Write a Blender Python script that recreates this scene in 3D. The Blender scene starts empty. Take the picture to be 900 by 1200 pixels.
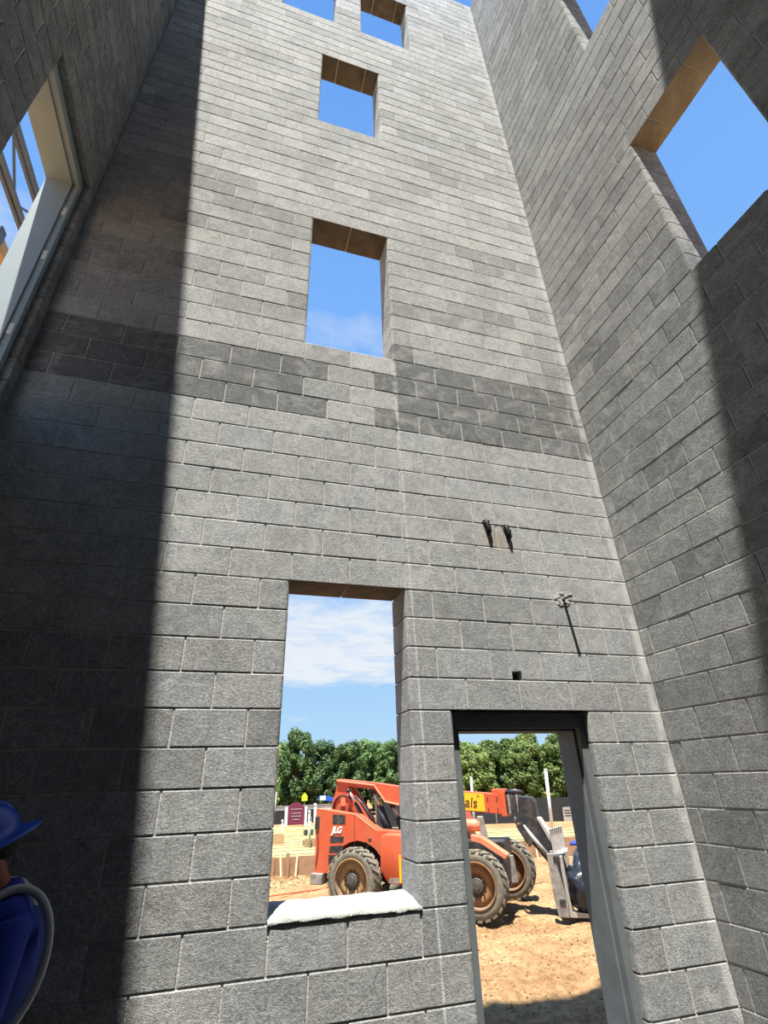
import bpy, bmesh, math, random
from mathutils import Vector, Matrix, noise as mnoise
from math import radians as R, pi, sin, cos

# ------------------------------------------------------------------ camera, light, sky, exposure
S = bpy.context.scene
COL = S.collection
CAM = Vector((-3.11364802, -3.23606827, 1.83504520))
YAW, PITCH, ROLL, FPX = 0.303117914, 0.493347773, -0.0314437429, 587.327038
_f = Vector((sin(YAW)*cos(PITCH), cos(YAW)*cos(PITCH), sin(PITCH)))
_r0 = Vector((cos(YAW), -sin(YAW), 0)); _u0 = _r0.cross(_f)
RIGHT = _r0*cos(ROLL) + _u0*sin(ROLL)
UP = _u0*cos(ROLL) - _r0*sin(ROLL)
FWD = _f
cd = bpy.data.cameras.new('camera'); cam = bpy.data.objects.new('camera', cd); COL.objects.link(cam)
cam.matrix_world = Matrix(((RIGHT.x, UP.x, -FWD.x, CAM.x), (RIGHT.y, UP.y, -FWD.y, CAM.y), (RIGHT.z, UP.z, -FWD.z, CAM.z), (0, 0, 0, 1)))
cd.sensor_fit = 'VERTICAL'; cd.sensor_height = 36.0; cd.lens = FPX*36.0/1200.0
cd.clip_start = 0.05; cd.clip_end = 2000
S.camera = cam
S.view_settings.view_transform = 'Standard'; S.view_settings.look = 'None'
S.view_settings.gamma = 1.0; S.view_settings.exposure = 0.0
S.view_settings.use_curve_mapping = False

SUN_DIR = Vector((0.103, 0.224, -1.0)).normalized()
sd = bpy.data.lights.new('sun', 'SUN'); sun = bpy.data.objects.new('sun', sd); COL.objects.link(sun)
sd.energy = 14.5; sd.angle = R(0.53); sd.color = (1.0, 0.98, 0.905)
sun.rotation_euler = SUN_DIR.to_track_quat('-Z', 'Y').to_euler()
sun.location = (-3, -6, 30)

W = bpy.data.worlds.new('sky'); S.world = W; W.use_nodes = True
nt = W.node_tree; nt.nodes.clear()
def N(t, kind, **kw):
    n = t.nodes.new(kind)
    for k, v in kw.items():
        if k.startswith('i_'):
            key = k[2:]
            key = int(key) if key.isdigit() else key.replace('_', ' ')
            n.inputs[key].default_value = v
        else: setattr(n, k, v)
    return n
def ramp(n, stops):
    cr = n.color_ramp
    while len(cr.elements) > len(stops): cr.elements.remove(cr.elements[-1])
    while len(cr.elements) < len(stops): cr.elements.new(0.5)
    for e, (p, c) in zip(cr.elements, stops):
        e.position = p; e.color = c if len(c) == 4 else (*c, 1)
def lk(t, a, b): t.links.new(a, b)
tc = N(nt, 'ShaderNodeTexCoord'); sx = N(nt, 'ShaderNodeSeparateXYZ'); lk(nt, tc.outputs['Generated'], sx.inputs[0])
gr = N(nt, 'ShaderNodeValToRGB'); lk(nt, sx.outputs['Z'], gr.inputs[0])
ramp(gr, [(0.0, (.55, .76, .95)), (0.10, (.43, .69, .96)), (0.30, (.30, .56, .95)), (0.62, (.225, .485, .96)), (0.8, (.20, .45, .96)), (1.0, (.14, .36, .88))])
# thin clouds laid on a flat layer far above: direction / elevation
dv = N(nt, 'ShaderNodeMath', operation='MAXIMUM', i_1=0.06); lk(nt, sx.outputs['Z'], dv.inputs[0])
px = N(nt, 'ShaderNodeMath', operation='DIVIDE'); lk(nt, sx.outputs['X'], px.inputs[0]); lk(nt, dv.outputs[0], px.inputs[1])
py = N(nt, 'ShaderNodeMath', operation='DIVIDE'); lk(nt, sx.outputs['Y'], py.inputs[0]); lk(nt, dv.outputs[0], py.inputs[1])
cb = N(nt, 'ShaderNodeCombineXYZ'); lk(nt, px.outputs[0], cb.inputs[0]); lk(nt, py.outputs[0], cb.inputs[1])
cn = N(nt, 'ShaderNodeTexNoise', i_Scale=2.6, i_Detail=7.0, i_Roughness=0.62, i_Distortion=0.35); lk(nt, cb.outputs[0], cn.inputs['Vector'])
big = N(nt, 'ShaderNodeTexNoise', i_Scale=0.30, i_Detail=1.0); lk(nt, cb.outputs[0], big.inputs['Vector'])
cm = N(nt, 'ShaderNodeMath', operation='ADD'); lk(nt, cn.outputs[0], cm.inputs[0]); lk(nt, big.outputs[0], cm.inputs[1])
# the cloud bank stands over one band of elevations, thinning above and below it
bd = N(nt, 'ShaderNodeValToRGB'); lk(nt, sx.outputs['Z'], bd.inputs[0])
ramp(bd, [(0.0, (0, 0, 0)), (0.150, (0, 0, 0)), (0.172, (.44, .44, .44)), (0.26, (.44, .44, .44)), (0.34, (.24, .24, .24)), (0.55, (.15, .15, .15)), (0.66, (.26, .26, .26)), (0.755, (0.33, 0.33, 0.33)), (0.81, (0, 0, 0)), (1.0, (0, 0, 0))])
ca = N(nt, 'ShaderNodeMath', operation='ADD'); lk(nt, cm.outputs[0], ca.inputs[0]); lk(nt, bd.outputs[0], ca.inputs[1])
cr0 = N(nt, 'ShaderNodeMapRange', i_1=1.10, i_2=1.5); cr0.inputs[4].default_value = 0.9; lk(nt, ca.outputs[0], cr0.inputs[0])
no = N(nt, 'ShaderNodeMapRange', i_1=.38, i_2=.55); lk(nt, sx.outputs['Y'], no.inputs[0])   # the cloud lies to the north
cr = N(nt, 'ShaderNodeMath', operation='MULTIPLY'); lk(nt, cr0.outputs[0], cr.inputs[0]); lk(nt, no.outputs[0], cr.inputs[1])
mx = N(nt, 'ShaderNodeMix', data_type='RGBA'); lk(nt, cr.outputs[0], mx.inputs['Factor']); lk(nt, gr.outputs[0], mx.inputs['A']); mx.inputs['B'].default_value = (.86, .90, .95, 1)
bg = N(nt, 'ShaderNodeBackground', i_Strength=1.0); lk(nt, mx.outputs['Result'], bg.inputs[0])
wo = N(nt, 'ShaderNodeOutputWorld'); lk(nt, bg.outputs[0], wo.inputs[0])

# ------------------------------------------------------------------ helpers
rnd = random.Random(7)
def project(w):
    v = Vector(w) - CAM; d = v.dot(FWD)
    if d < 0.05: return None
    return 450 + FPX*v.dot(RIGHT)/d, 600 - FPX*v.dot(UP)/d
def tag(o, label=None, cat=None, group=None, kind=None):
    if label: o['label'] = label
    if cat: o['category'] = cat
    if group: o['group'] = group
    if kind: o['kind'] = kind
    return o
def empty(name, loc=(0, 0, 0), rz=0.0, parent=None):
    o = bpy.data.objects.new(name, None); COL.objects.link(o)
    o.location = loc; o.rotation_euler = (0, 0, rz); o.empty_display_size = .2
    if parent: o.parent = parent
    return o
def link(name, me, parent=None, loc=None, rz=0.0):
    o = bpy.data.objects.new(name, me); COL.objects.link(o)
    if parent: o.parent = parent
    if loc is not None: o.location = loc
    if rz: o.rotation_euler = (0, 0, rz)
    return o
def obj(name, bm, mat, parent=None, smooth=False, loc=None, rz=0.0):
    bmesh.ops.recalc_face_normals(bm, faces=bm.faces)
    me = bpy.data.meshes.new(name); bm.to_mesh(me); bm.free()
    if smooth:
        for p in me.polygons: p.use_smooth = True
    for m in (mat if isinstance(mat, (list, tuple)) else [mat]): me.materials.append(m)
    return link(name, me, parent, loc, rz)
def box(bm, lo, hi, bev=0.0):
    vs = [bm.verts.new((x, y, z)) for x in (lo[0], hi[0]) for y in (lo[1], hi[1]) for z in (lo[2], hi[2])]
    fs = [bm.faces.new([vs[i] for i in q]) for q in ((0, 1, 3, 2), (4, 6, 7, 5), (0, 4, 5, 1), (2, 3, 7, 6), (0, 2, 6, 4), (1, 5, 7, 3))]
    if bev > 0:
        es = list({e for f in fs for e in f.edges})
        bmesh.ops.bevel(bm, geom=es, offset=bev, segments=2, profile=0.5, affect='EDGES')
    return bm
def prism(bm, poly, a, b, axis='y', bev=0.0):
    """poly of 2-D points extruded from a to b along axis (x: poly=(y,z), y: poly=(x,z), z: poly=(x,y))"""
    def P(p, t): return (p[0], t, p[1]) if axis == 'y' else ((t, p[0], p[1]) if axis == 'x' else (p[0], p[1], t))
    A = [bm.verts.new(P(p, a)) for p in poly]; B = [bm.verts.new(P(p, b)) for p in poly]
    n = len(poly); fs = [bm.faces.new(A), bm.faces.new(B[::-1])]
    for i in range(n): fs.append(bm.faces.new((A[i], B[i], B[(i+1) % n], A[(i+1) % n])))
    if bev > 0:
        es = list({e for f in fs for e in f.edges})
        bmesh.ops.bevel(bm, geom=es, offset=bev, segments=2, profile=0.5, affect='EDGES')
    return bm
def tube(bm, pts, r, n=8, caps=True):
    pts = [Vector(p) for p in pts]; rs = r if isinstance(r, (list, tuple)) else [r]*len(pts)
    rings = []; up = None
    for i, p in enumerate(pts):
        t = (pts[min(i+1, len(pts)-1)] - pts[max(i-1, 0)]).normalized()
        if up is None:
            up = Vector((0, 0, 1)) if abs(t.z) < .9 else Vector((1, 0, 0))
        s = t.cross(up).normalized(); up = s.cross(t).normalized()
        rings.append([bm.verts.new(p + (s*cos(2*pi*k/n) + up*sin(2*pi*k/n))*rs[i]) for k in range(n)])
    for a, b in zip(rings, rings[1:]):
        for k in range(n): bm.faces.new((a[k], a[(k+1) % n], b[(k+1) % n], b[k]))
    if caps: bm.faces.new(rings[0][::-1]); bm.faces.new(rings[-1])
    return bm
def lathe(bm, prof, n=32, axis='y', close=True):
    """prof: (radius, along); revolved about the axis"""
    rings = []
    for r, t in prof:
        ring = []
        for k in range(n):
            a = 2*pi*k/n
            q = (r*cos(a), t, r*sin(a)) if axis == 'y' else (r*cos(a), r*sin(a), t)
            ring.append(bm.verts.new(q))
        rings.append(ring)
    for a, b in zip(rings, rings[1:]):
        for k in range(n): bm.faces.new((a[k], a[(k+1) % n], b[(k+1) % n], b[k]))
    if close:
        bm.faces.new(rings[0][::-1]); bm.faces.new(rings[-1])
    return bm

# ------------------------------------------------------------------ materials
def mat(name):
    m = bpy.data.materials.new(name); m.use_nodes = True
    t = m.node_tree; t.nodes.clear()
    b = N(t, 'ShaderNodeBsdfPrincipled'); o = N(t, 'ShaderNodeOutputMaterial'); lk(t, b.outputs[0], o.inputs[0])
    return m, t, b
def plain(name, col, rough=0.6, metal=0.0, var=0.12, scale=9.0, dirt=None, dirt_amt=0.5, bump=0.0, bscale=60.0):
    """painted or raw surface with slight mottling and, if wanted, patches of dirt"""
    m, t, b = mat(name)
    g = N(t, 'ShaderNodeTexCoord'); n1 = N(t, 'ShaderNodeTexNoise', i_Scale=scale, i_Detail=5.0, i_Roughness=0.6); lk(t, g.outputs['Object'], n1.inputs['Vector'])
    r1 = N(t, 'ShaderNodeValToRGB'); lk(t, n1.outputs[0], r1.inputs[0])
    ramp(r1, [(0.3, tuple(c*(1-var) for c in col)), (0.7, tuple(min(1, c*(1+var)) for c in col))])
    out = r1.outputs[0]
    if dirt:
        n2 = N(t, 'ShaderNodeTexNoise', i_Scale=scale*.6, i_Detail=8.0, i_Roughness=0.7); lk(t, g.outputs['Object'], n2.inputs['Vector'])
        mr = N(t, 'ShaderNodeMapRange', i_1=.48, i_2=.68); mr.inputs[4].default_value = dirt_amt; lk(t, n2.outputs[0], mr.inputs[0])
        mm = N(t, 'ShaderNodeMix', data_type='RGBA'); lk(t, mr.outputs[0], mm.inputs['Factor']); lk(t, out, mm.inputs['A']); mm.inputs['B'].default_value = (*dirt, 1)
        out = mm.outputs['Result']
    lk(t, out, b.inputs['Base Color']); b.inputs['Roughness'].default_value = rough; b.inputs['Metallic'].default_value = metal
    if bump > 0:
        n3 = N(t, 'ShaderNodeTexNoise', i_Scale=bscale, i_Detail=4.0); lk(t, g.outputs['Object'], n3.inputs['Vector'])
        bp = N(t, 'ShaderNodeBump', i_Strength=bump, i_Distance=0.01); lk(t, n3.outputs[0], bp.inputs['Height']); lk(t, bp.outputs[0], b.inputs['Normal'])
    return m

def cmu_material(name, from_attr):
    """split-free grey concrete block: per-block tone, aggregate speckle, pits, trowel smears, lime streaks"""
    m, t, b = mat(name)
    if from_attr:
        a = N(t, 'ShaderNodeAttribute', attribute_name='tone'); tone = a.outputs['Color']
    else:
        a = N(t, 'ShaderNodeObjectInfo'); tone = a.outputs['Color']
    geo = N(t, 'ShaderNodeNewGeometry'); P = geo.outputs['Position']
    sp = N(t, 'ShaderNodeSeparateXYZ'); lk(t, P, sp.inputs[0])
    fine = N(t, 'ShaderNodeTexNoise', i_Scale=170.0, i_Detail=3.0, i_Roughness=0.7); lk(t, P, fine.inputs['Vector'])
    mid = N(t, 'ShaderNodeTexNoise', i_Scale=14.0, i_Detail=6.0, i_Roughness=0.65, i_Distortion=1.2); lk(t, P, mid.inputs['Vector'])
    wide = N(t, 'ShaderNodeTexNoise', i_Scale=1.7, i_Detail=4.0); lk(t, P, wide.inputs['Vector'])
    pit = N(t, 'ShaderNodeTexVoronoi', i_Scale=95.0); lk(t, P, pit.inputs['Vector'])
    f1 = N(t, 'ShaderNodeMapRange', i_1=.25, i_2=.75); f1.inputs[3].default_value = .62; f1.inputs[4].default_value = 1.38; lk(t, fine.outputs[0], f1.inputs[0])
    f2 = N(t, 'ShaderNodeMapRange', i_1=.30, i_2=.72); f2.inputs[3].default_value = .74; f2.inputs[4].default_value = 1.25; lk(t, mid.outputs[0], f2.inputs[0])
    f3 = N(t, 'ShaderNodeMapRange', i_1=.30, i_2=.70); f3.inputs[3].default_value = .90; f3.inputs[4].default_value = 1.10; lk(t, wide.outputs[0], f3.inputs[0])
    m1 = N(t, 'ShaderNodeMath', operation='MULTIPLY'); lk(t, f1.outputs[0], m1.inputs[0]); lk(t, f2.outputs[0], m1.inputs[1])
    m2 = N(t, 'ShaderNodeMath', operation='MULTIPLY'); lk(t, m1.outputs[0], m2.inputs[0]); lk(t, f3.outputs[0], m2.inputs[1])
    ag = N(t, 'ShaderNodeTexNoise', i_Scale=62.0, i_Detail=4.0, i_Roughness=.75); lk(t, P, ag.inputs['Vector'])
    f4 = N(t, 'ShaderNodeMapRange', i_1=.30, i_2=.68); f4.inputs[3].default_value = .58; f4.inputs[4].default_value = 1.34; lk(t, ag.outputs[0], f4.inputs[0])
    m3 = N(t, 'ShaderNodeMath', operation='MULTIPLY'); lk(t, m2.outputs[0], m3.inputs[0]); lk(t, f4.outputs[0], m3.inputs[1]); m2 = m3
    vm = N(t, 'ShaderNodeVectorMath', operation='SCALE'); lk(t, tone, vm.inputs[0]); lk(t, m2.outputs[0], vm.inputs['Scale'])
    # mortar smears rubbed over the faces (thin curved wipes)
    wv = N(t, 'ShaderNodeTexWave', wave_type='RINGS', i_Scale=2.6, i_Distortion=9.0, i_Detail=3.0, i_Detail_Scale=1.4); lk(t, P, wv.inputs['Vector'])
    wr = N(t, 'ShaderNodeMapRange', i_1=.90, i_2=1.0); lk(t, wv.outputs['Fac'], wr.inputs[0])
    wg = N(t, 'ShaderNodeTexNoise', i_Scale=3.1, i_Detail=2.0); lk(t, P, wg.inputs['Vector'])
    wq = N(t, 'ShaderNodeMapRange', i_1=.50, i_2=.66); wq.inputs[4].default_value = .30; lk(t, wg.outputs[0], wq.inputs[0])
    wm = N(t, 'ShaderNodeMath', operation='MULTIPLY'); lk(t, wr.outputs[0], wm.inputs[0]); lk(t, wq.outputs[0], wm.inputs[1])
    # lime streak running down the wall beside the low window, and mortar slurry in the corner
    lz = N(t, 'ShaderNodeMath', operation='MULTIPLY_ADD', i_1=0.024, i_2=1.842); lk(t, sp.outputs['Z'], lz.inputs[0])
    dx = N(t, 'ShaderNodeMath', operation='ADD'); lk(t, lz.outputs[0], dx.inputs[0]); lk(t, sp.outputs['X'], dx.inputs[1])
    ax = N(t, 'ShaderNodeMath', operation='ABSOLUTE'); lk(t, dx.outputs[0], ax.inputs[0])
    wd = N(t, 'ShaderNodeMapRange', i_1=3.6, i_2=5.2); wd.inputs[3].default_value = 95.0; wd.inputs[4].default_value = 24.0; lk(t, sp.outputs['Z'], wd.inputs[0])
    aw = N(t, 'ShaderNodeMath', operation='MULTIPLY'); lk(t, ax.outputs[0], aw.inputs[0]); lk(t, wd.outputs[0], aw.inputs[1])
    st = N(t, 'ShaderNodeMapRange', i_1=0.15, i_2=1.0); st.inputs[3].default_value = .90; st.inputs[4].default_value = 0.0; lk(t, aw.outputs[0], st.inputs[0])
    zc = N(t, 'ShaderNodeMath', operation='LESS_THAN', i_1=5.25); lk(t, sp.outputs['Z'], zc.inputs[0])
    sn = N(t, 'ShaderNodeMapRange', i_1=.34, i_2=.54); lk(t, mid.outputs[0], sn.inputs[0])
    s1 = N(t, 'ShaderNodeMath', operation='MULTIPLY'); lk(t, st.outputs[0], s1.inputs[0]); lk(t, zc.outputs[0], s1.inputs[1])
    s2 = N(t, 'ShaderNodeMath', operation='MULTIPLY'); lk(t, s1.outputs[0], s2.inputs[0]); lk(t, sn.outputs[0], s2.inputs[1])
    cx = N(t, 'ShaderNodeMapRange', i_1=-0.085, i_2=-0.045); lk(t, sp.outputs['X'], cx.inputs[0])
    cy = N(t, 'ShaderNodeMath', operation='LESS_THAN', i_1=-0.002); lk(t, sp.outputs['X'], cy.inputs[0])
    c1 = N(t, 'ShaderNodeMath', operation='MULTIPLY'); lk(t, cx.outputs[0], c1.inputs[0]); lk(t, cy.outputs[0], c1.inputs[1])
    cq = N(t, 'ShaderNodeMapRange', i_1=.42, i_2=.52); cq.inputs[4].default_value = .65; lk(t, wg.outputs[0], cq.inputs[0])
    c2 = N(t, 'ShaderNodeMath', operation='MULTIPLY'); lk(t, c1.outputs[0], c2.inputs[0]); lk(t, cq.outputs[0], c2.inputs[1])
    x1 = N(t, 'ShaderNodeMath', operation='MAXIMUM'); lk(t, wm.outputs[0], x1.inputs[0]); lk(t, s2.outputs[0], x1.inputs[1])
    x2 = N(t, 'ShaderNodeMath', operation='MAXIMUM'); lk(t, x1.outputs[0], x2.inputs[0]); lk(t, c2.outputs[0], x2.inputs[1])
    # pale slurry haze rubbed across the middle lifts
    hz = N(t, 'ShaderNodeTexNoise', i_Scale=4.5, i_Detail=7.0, i_Roughness=.68, i_Distortion=.8); lk(t, P, hz.inputs['Vector'])
    hr = N(t, 'ShaderNodeMapRange', i_1=.50, i_2=.72); hr.inputs[4].default_value = .48; lk(t, hz.outputs[0], hr.inputs[0])
    hb = N(t, 'ShaderNodeMapRange', i_1=2.5, i_2=3.3); hb.inputs[3].default_value = .28; lk(t, sp.outputs['Z'], hb.inputs[0])
    hm = N(t, 'ShaderNodeMath', operation='MULTIPLY'); lk(t, hr.outputs[0], hm.inputs[0]); lk(t, hb.outputs[0], hm.inputs[1])
    x3 = N(t, 'ShaderNodeMath', operation='MAXIMUM'); lk(t, x2.outputs[0], x3.inputs[0]); lk(t, hm.outputs[0], x3.inputs[1]); x2 = x3
    # rust weeping from the two cable tails
    rs = N(t, 'ShaderNodeVectorMath', operation='SUBTRACT'); lk(t, P, rs.inputs[0]); rs.inputs[1].default_value = (-1.16, 0, 3.54)
    rq = N(t, 'ShaderNodeVectorMath', operation='MULTIPLY'); lk(t, rs.outputs[0], rq.inputs[0]); rq.inputs[1].default_value = (6.0, 1.0, 7.5)
    rl = N(t, 'ShaderNodeVectorMath', operation='LENGTH'); lk(t, rq.outputs[0], rl.inputs[0])
    rf = N(t, 'ShaderNodeMapRange', i_1=.25, i_2=1.0); rf.inputs[3].default_value = .6; rf.inputs[4].default_value = 0.0; lk(t, rl.outputs['Value'], rf.inputs[0])
    rn = N(t, 'ShaderNodeMath', operation='MULTIPLY'); lk(t, rf.outputs[0], rn.inputs[0]); lk(t, sn.outputs[0], rn.inputs[1])
    rm = N(t, 'ShaderNodeMix', data_type='RGBA'); lk(t, rn.outputs[0], rm.inputs['Factor']); lk(t, vm.outputs[0], rm.inputs['A']); rm.inputs['B'].default_value = (.36, .22, .10, 1)
    mm = N(t, 'ShaderNodeMix', data_type='RGBA'); lk(t, x2.outputs[0], mm.inputs['Factor']); lk(t, rm.outputs['Result'], mm.inputs['A']); mm.inputs['B'].default_value = (.64, .63, .60, 1)
    lk(t, mm.outputs['Result'], b.inputs['Base Color']); b.inputs['Roughness'].default_value = .93
    b.inputs['Specular IOR Level'].default_value = .15
    # relief: open-textured aggregate and pits
    pr = N(t, 'ShaderNodeMapRange', i_1=0.0, i_2=.28); lk(t, pit.outputs['Distance'], pr.inputs[0])
    hh = N(t, 'ShaderNodeMath', operation='MULTIPLY_ADD', i_1=.55); lk(t, pr.outputs[0], hh.inputs[0]); lk(t, fine.outputs[0], hh.inputs[2])
    h2 = N(t, 'ShaderNodeMath', operation='MULTIPLY_ADD', i_1=1.6); lk(t, ag.outputs[0], h2.inputs[0]); lk(t, hh.outputs[0], h2.inputs[2])
    bp = N(t, 'ShaderNodeBump', i_Strength=1.0, i_Distance=0.0024); lk(t, h2.outputs[0], bp.inputs['Height']); lk(t, bp.outputs[0], b.inputs['Normal'])
    return m
M = {}
M['block'] = cmu_material('concrete_block', False)
M['block_far'] = cmu_material('concrete_block_mass', True)
M['mortar'] = plain('mortar', (.50, .49, .46), .95, var=.18, scale=22, bump=.5, bscale=120)
M['grout_shade'] = plain('shaded_grout_soffit', (.115, .092, .068), .95, var=.35, scale=7, dirt=(.17, .15, .12), dirt_amt=.5, bump=.4, bscale=60)  # stained grout brown, darkened further: lintel shade is put into the colour
M['grout_shade_pale'] = plain('shaded_grout_soffit_pale', (.28, .25, .20), .95, var=.25, scale=6, dirt=(.19, .155, .11), dirt_amt=.5, bump=.4, bscale=60)  # paler stained underside, colour also toned down for shade under right-wall lintels
M['sill'] = plain('white_mortar', (.29, .288, .275), .95, var=.24, scale=14, bump=.6, bscale=90)
M['wall_plain'] = plain('dull_masonry', (.20, .20, .19), .95, var=.12, scale=4)
M['patch'] = plain('patch_mortar', (.34, .335, .32), .95, var=.3, scale=30, bump=.8, bscale=60)
M['floor'] = plain('concrete_slab', (.19, .18, .165), .95, var=.15, scale=3, bump=.3)
M['steel'] = plain('primed_steel', (.135, .15, .155), .75, var=.14, scale=7, dirt=(.22, .22, .20), dirt_amt=.3)
M['steel_light'] = plain('grey_primed_steel', (.30, .36, .38), .5, var=.06, scale=4)
M['plate'] = plain('bare_plate', (.75, .75, .72), .5, var=.05)
M['joist'] = plain('red_oxide_joist', (.10, .12, .15), .6, var=.15)
M['timber'] = plain('timber', (.45, .28, .14), .8, var=.2, scale=14)
M['orange'] = plain('orange_paint', (.54, .085, .030), .42, var=.08, scale=3, dirt=(.40, .18, .09), dirt_amt=.35)
M['orange_edge'] = plain('orange_paint_worn', (.62, .20, .10), .5, var=.1, scale=5)
M['yellow'] = plain('yellow_decal', (.93, .47, .015), .45, var=.03)
M['black'] = plain('black_paint', (.018, .018, .020), .5, var=.3, scale=8, dirt=(.16, .13, .10), dirt_amt=.5)
M['black_clean'] = plain('black_print', (.012, .012, .012), .6, var=.2)
M['white'] = plain('white_print', (.85, .85, .83), .6, var=.02)
M['tire'] = plain('dusty_rubber', (.15, .135, .105), .95, var=.25, scale=10, dirt=(.29, .21, .13), dirt_amt=.5, bump=.4)
M['rim'] = plain('muddy_tan_rim', (.26, .155, .068), .8, var=.2, scale=7, dirt=(.19, .105, .05), dirt_amt=.6)
M['rim_rust'] = plain('rusty_rim_front', (.22, .105, .04), .8, var=.25, scale=6, dirt=(.18, .08, .03), dirt_amt=.6)
M['hub'] = plain('hub_metal', (.085, .080, .070), .6, metal=.3, var=.3, scale=16)
M['chrome'] = plain('cylinder_rod', (.55, .53, .50), .3, metal=.7, var=.1)
M['grime'] = plain('worn_grey_steel', (.27, .25, .22), .6, metal=.2, var=.3, scale=12, dirt=(.10, .09, .08), dirt_amt=.7)
M['mesh_grey'] = plain('galvanised_guard', (.42, .40, .36), .6, metal=.2, var=.15, scale=12, dirt=(.36, .25, .15), dirt_amt=.4)
M['tarp'] = plain('black_sheeting', (.014, .018, .028), .35, var=.5, scale=10, bump=1.0, bscale=12)
M['cloth_blue'] = plain('blue_white_sheet', (.20, .30, .55), .6, var=.6, scale=14, dirt=(.8, .82, .85), dirt_amt=.9)
M['maroon'] = plain('maroon_sign', (.16, .025, .055), .5, var=.1)
M['lime'] = plain('lime_sign', (.62, .85, .02), .5, var=.03)
M['bluesign'] = plain('blue_canopy', (.02, .10, .55), .5, var=.05)
M['white_board'] = plain('white_panel', (.78, .78, .76), .6, var=.05)
M['screen'] = plain('black_screen_fabric', (.020, .021, .022), .85, var=.3, scale=3)
M['pvc'] = plain('white_pipe', (.80, .79, .74), .5, var=.04)
M['greypipe'] = plain('grey_pipe', (.33, .32, .30), .6, var=.08)
M['sheet'] = plain('yellow_sheeting', (.35, .34, .115), .7, var=.2, scale=1.6, dirt=(.34, .29, .19), dirt_amt=.35)
M['cable'] = plain('brown_cable', (.34, .25, .15), .7, var=.15)
M['formwood'] = plain('form_board', (.34, .20, .11), .85, var=.2, scale=5)
M['stake'] = plain('pale_stake', (.72, .56, .36), .8, var=.1)
M['redline'] = plain('orange_string', (.80, .13, .05), .7, var=.05)
M['bark'] = plain('bark', (.10, .075, .05), .95, var=.3, scale=8)
M['skin'] = plain('sunburnt_skin', (.30, .085, .050), .6, var=.12, scale=30)
M['shirt'] = plain('blue_shirt', (.008, .030, .30), .85, var=.2, scale=14, bump=.3, bscale=25)
M['vest'] = plain('navy_vest', (.012, .035, .20), .85, var=.2, scale=14)
M['tape'] = plain('grey_reflective_tape', (.42, .43, .45), .5, var=.08)
M['hat'] = plain('blue_hard_hat', (.012, .085, .52), .32, var=.06)
M['hair'] = plain('dark_hair', (.015, .010, .008), .8, var=.3, scale=60)
M['trouser'] = plain('dark_trousers', (.030, .034, .045), .9, var=.2)
M['boot'] = plain('brown_boots', (.09, .055, .03), .8, var=.2)
M['rust'] = plain('rust_stain', (.35, .20, .09), .9, var=.3, scale=30)
def leaf_material(name, c1, c2):
    m, t, b = mat(name)
    g = N(t, 'ShaderNodeNewGeometry'); o = N(t, 'ShaderNodeObjectInfo')
    n1 = N(t, 'ShaderNodeTexNoise', i_Scale=1.3, i_Detail=3.0); lk(t, g.outputs['Position'], n1.inputs['Vector'])
    ad = N(t, 'ShaderNodeMath', operation='MULTIPLY_ADD', i_1=.45, i_2=-.22); lk(t, o.outputs['Random'], ad.inputs[0])
    a2 = N(t, 'ShaderNodeMath', operation='ADD'); lk(t, n1.outputs[0], a2.inputs[0]); lk(t, ad.outputs[0], a2.inputs[1])
    r = N(t, 'ShaderNodeValToRGB'); lk(t, a2.outputs[0], r.inputs[0]); ramp(r, [(.25, c1), (.75, c2)])
    lk(t, r.outputs[0], b.inputs['Base Color']); b.inputs['Roughness'].default_value = .6
    b.inputs['Transmission Weight'].default_value = 0.0
    tr = N(t, 'ShaderNodeBsdfTranslucent'); lk(t, r.outputs[0], tr.inputs[0])
    ms = N(t, 'ShaderNodeMixShader', i_0=.35); lk(t, b.outputs[0], ms.inputs[1]); lk(t, tr.outputs[0], ms.inputs[2])
    out = [n for n in t.nodes if n.type == 'OUTPUT_MATERIAL'][0]; lk(t, ms.outputs[0], out.inputs[0])
    return m
M['leaf_dark'] = leaf_material('dark_leaves', (.040, .085, .022), (.13, .22, .055))
M['leaf_light'] = leaf_material('light_leaves', (.075, .125, .020), (.215, .28, .065))
M['leaf_pale'] = leaf_material('pale_leaves', (.12, .20, .05), (.32, .42, .12))
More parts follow.
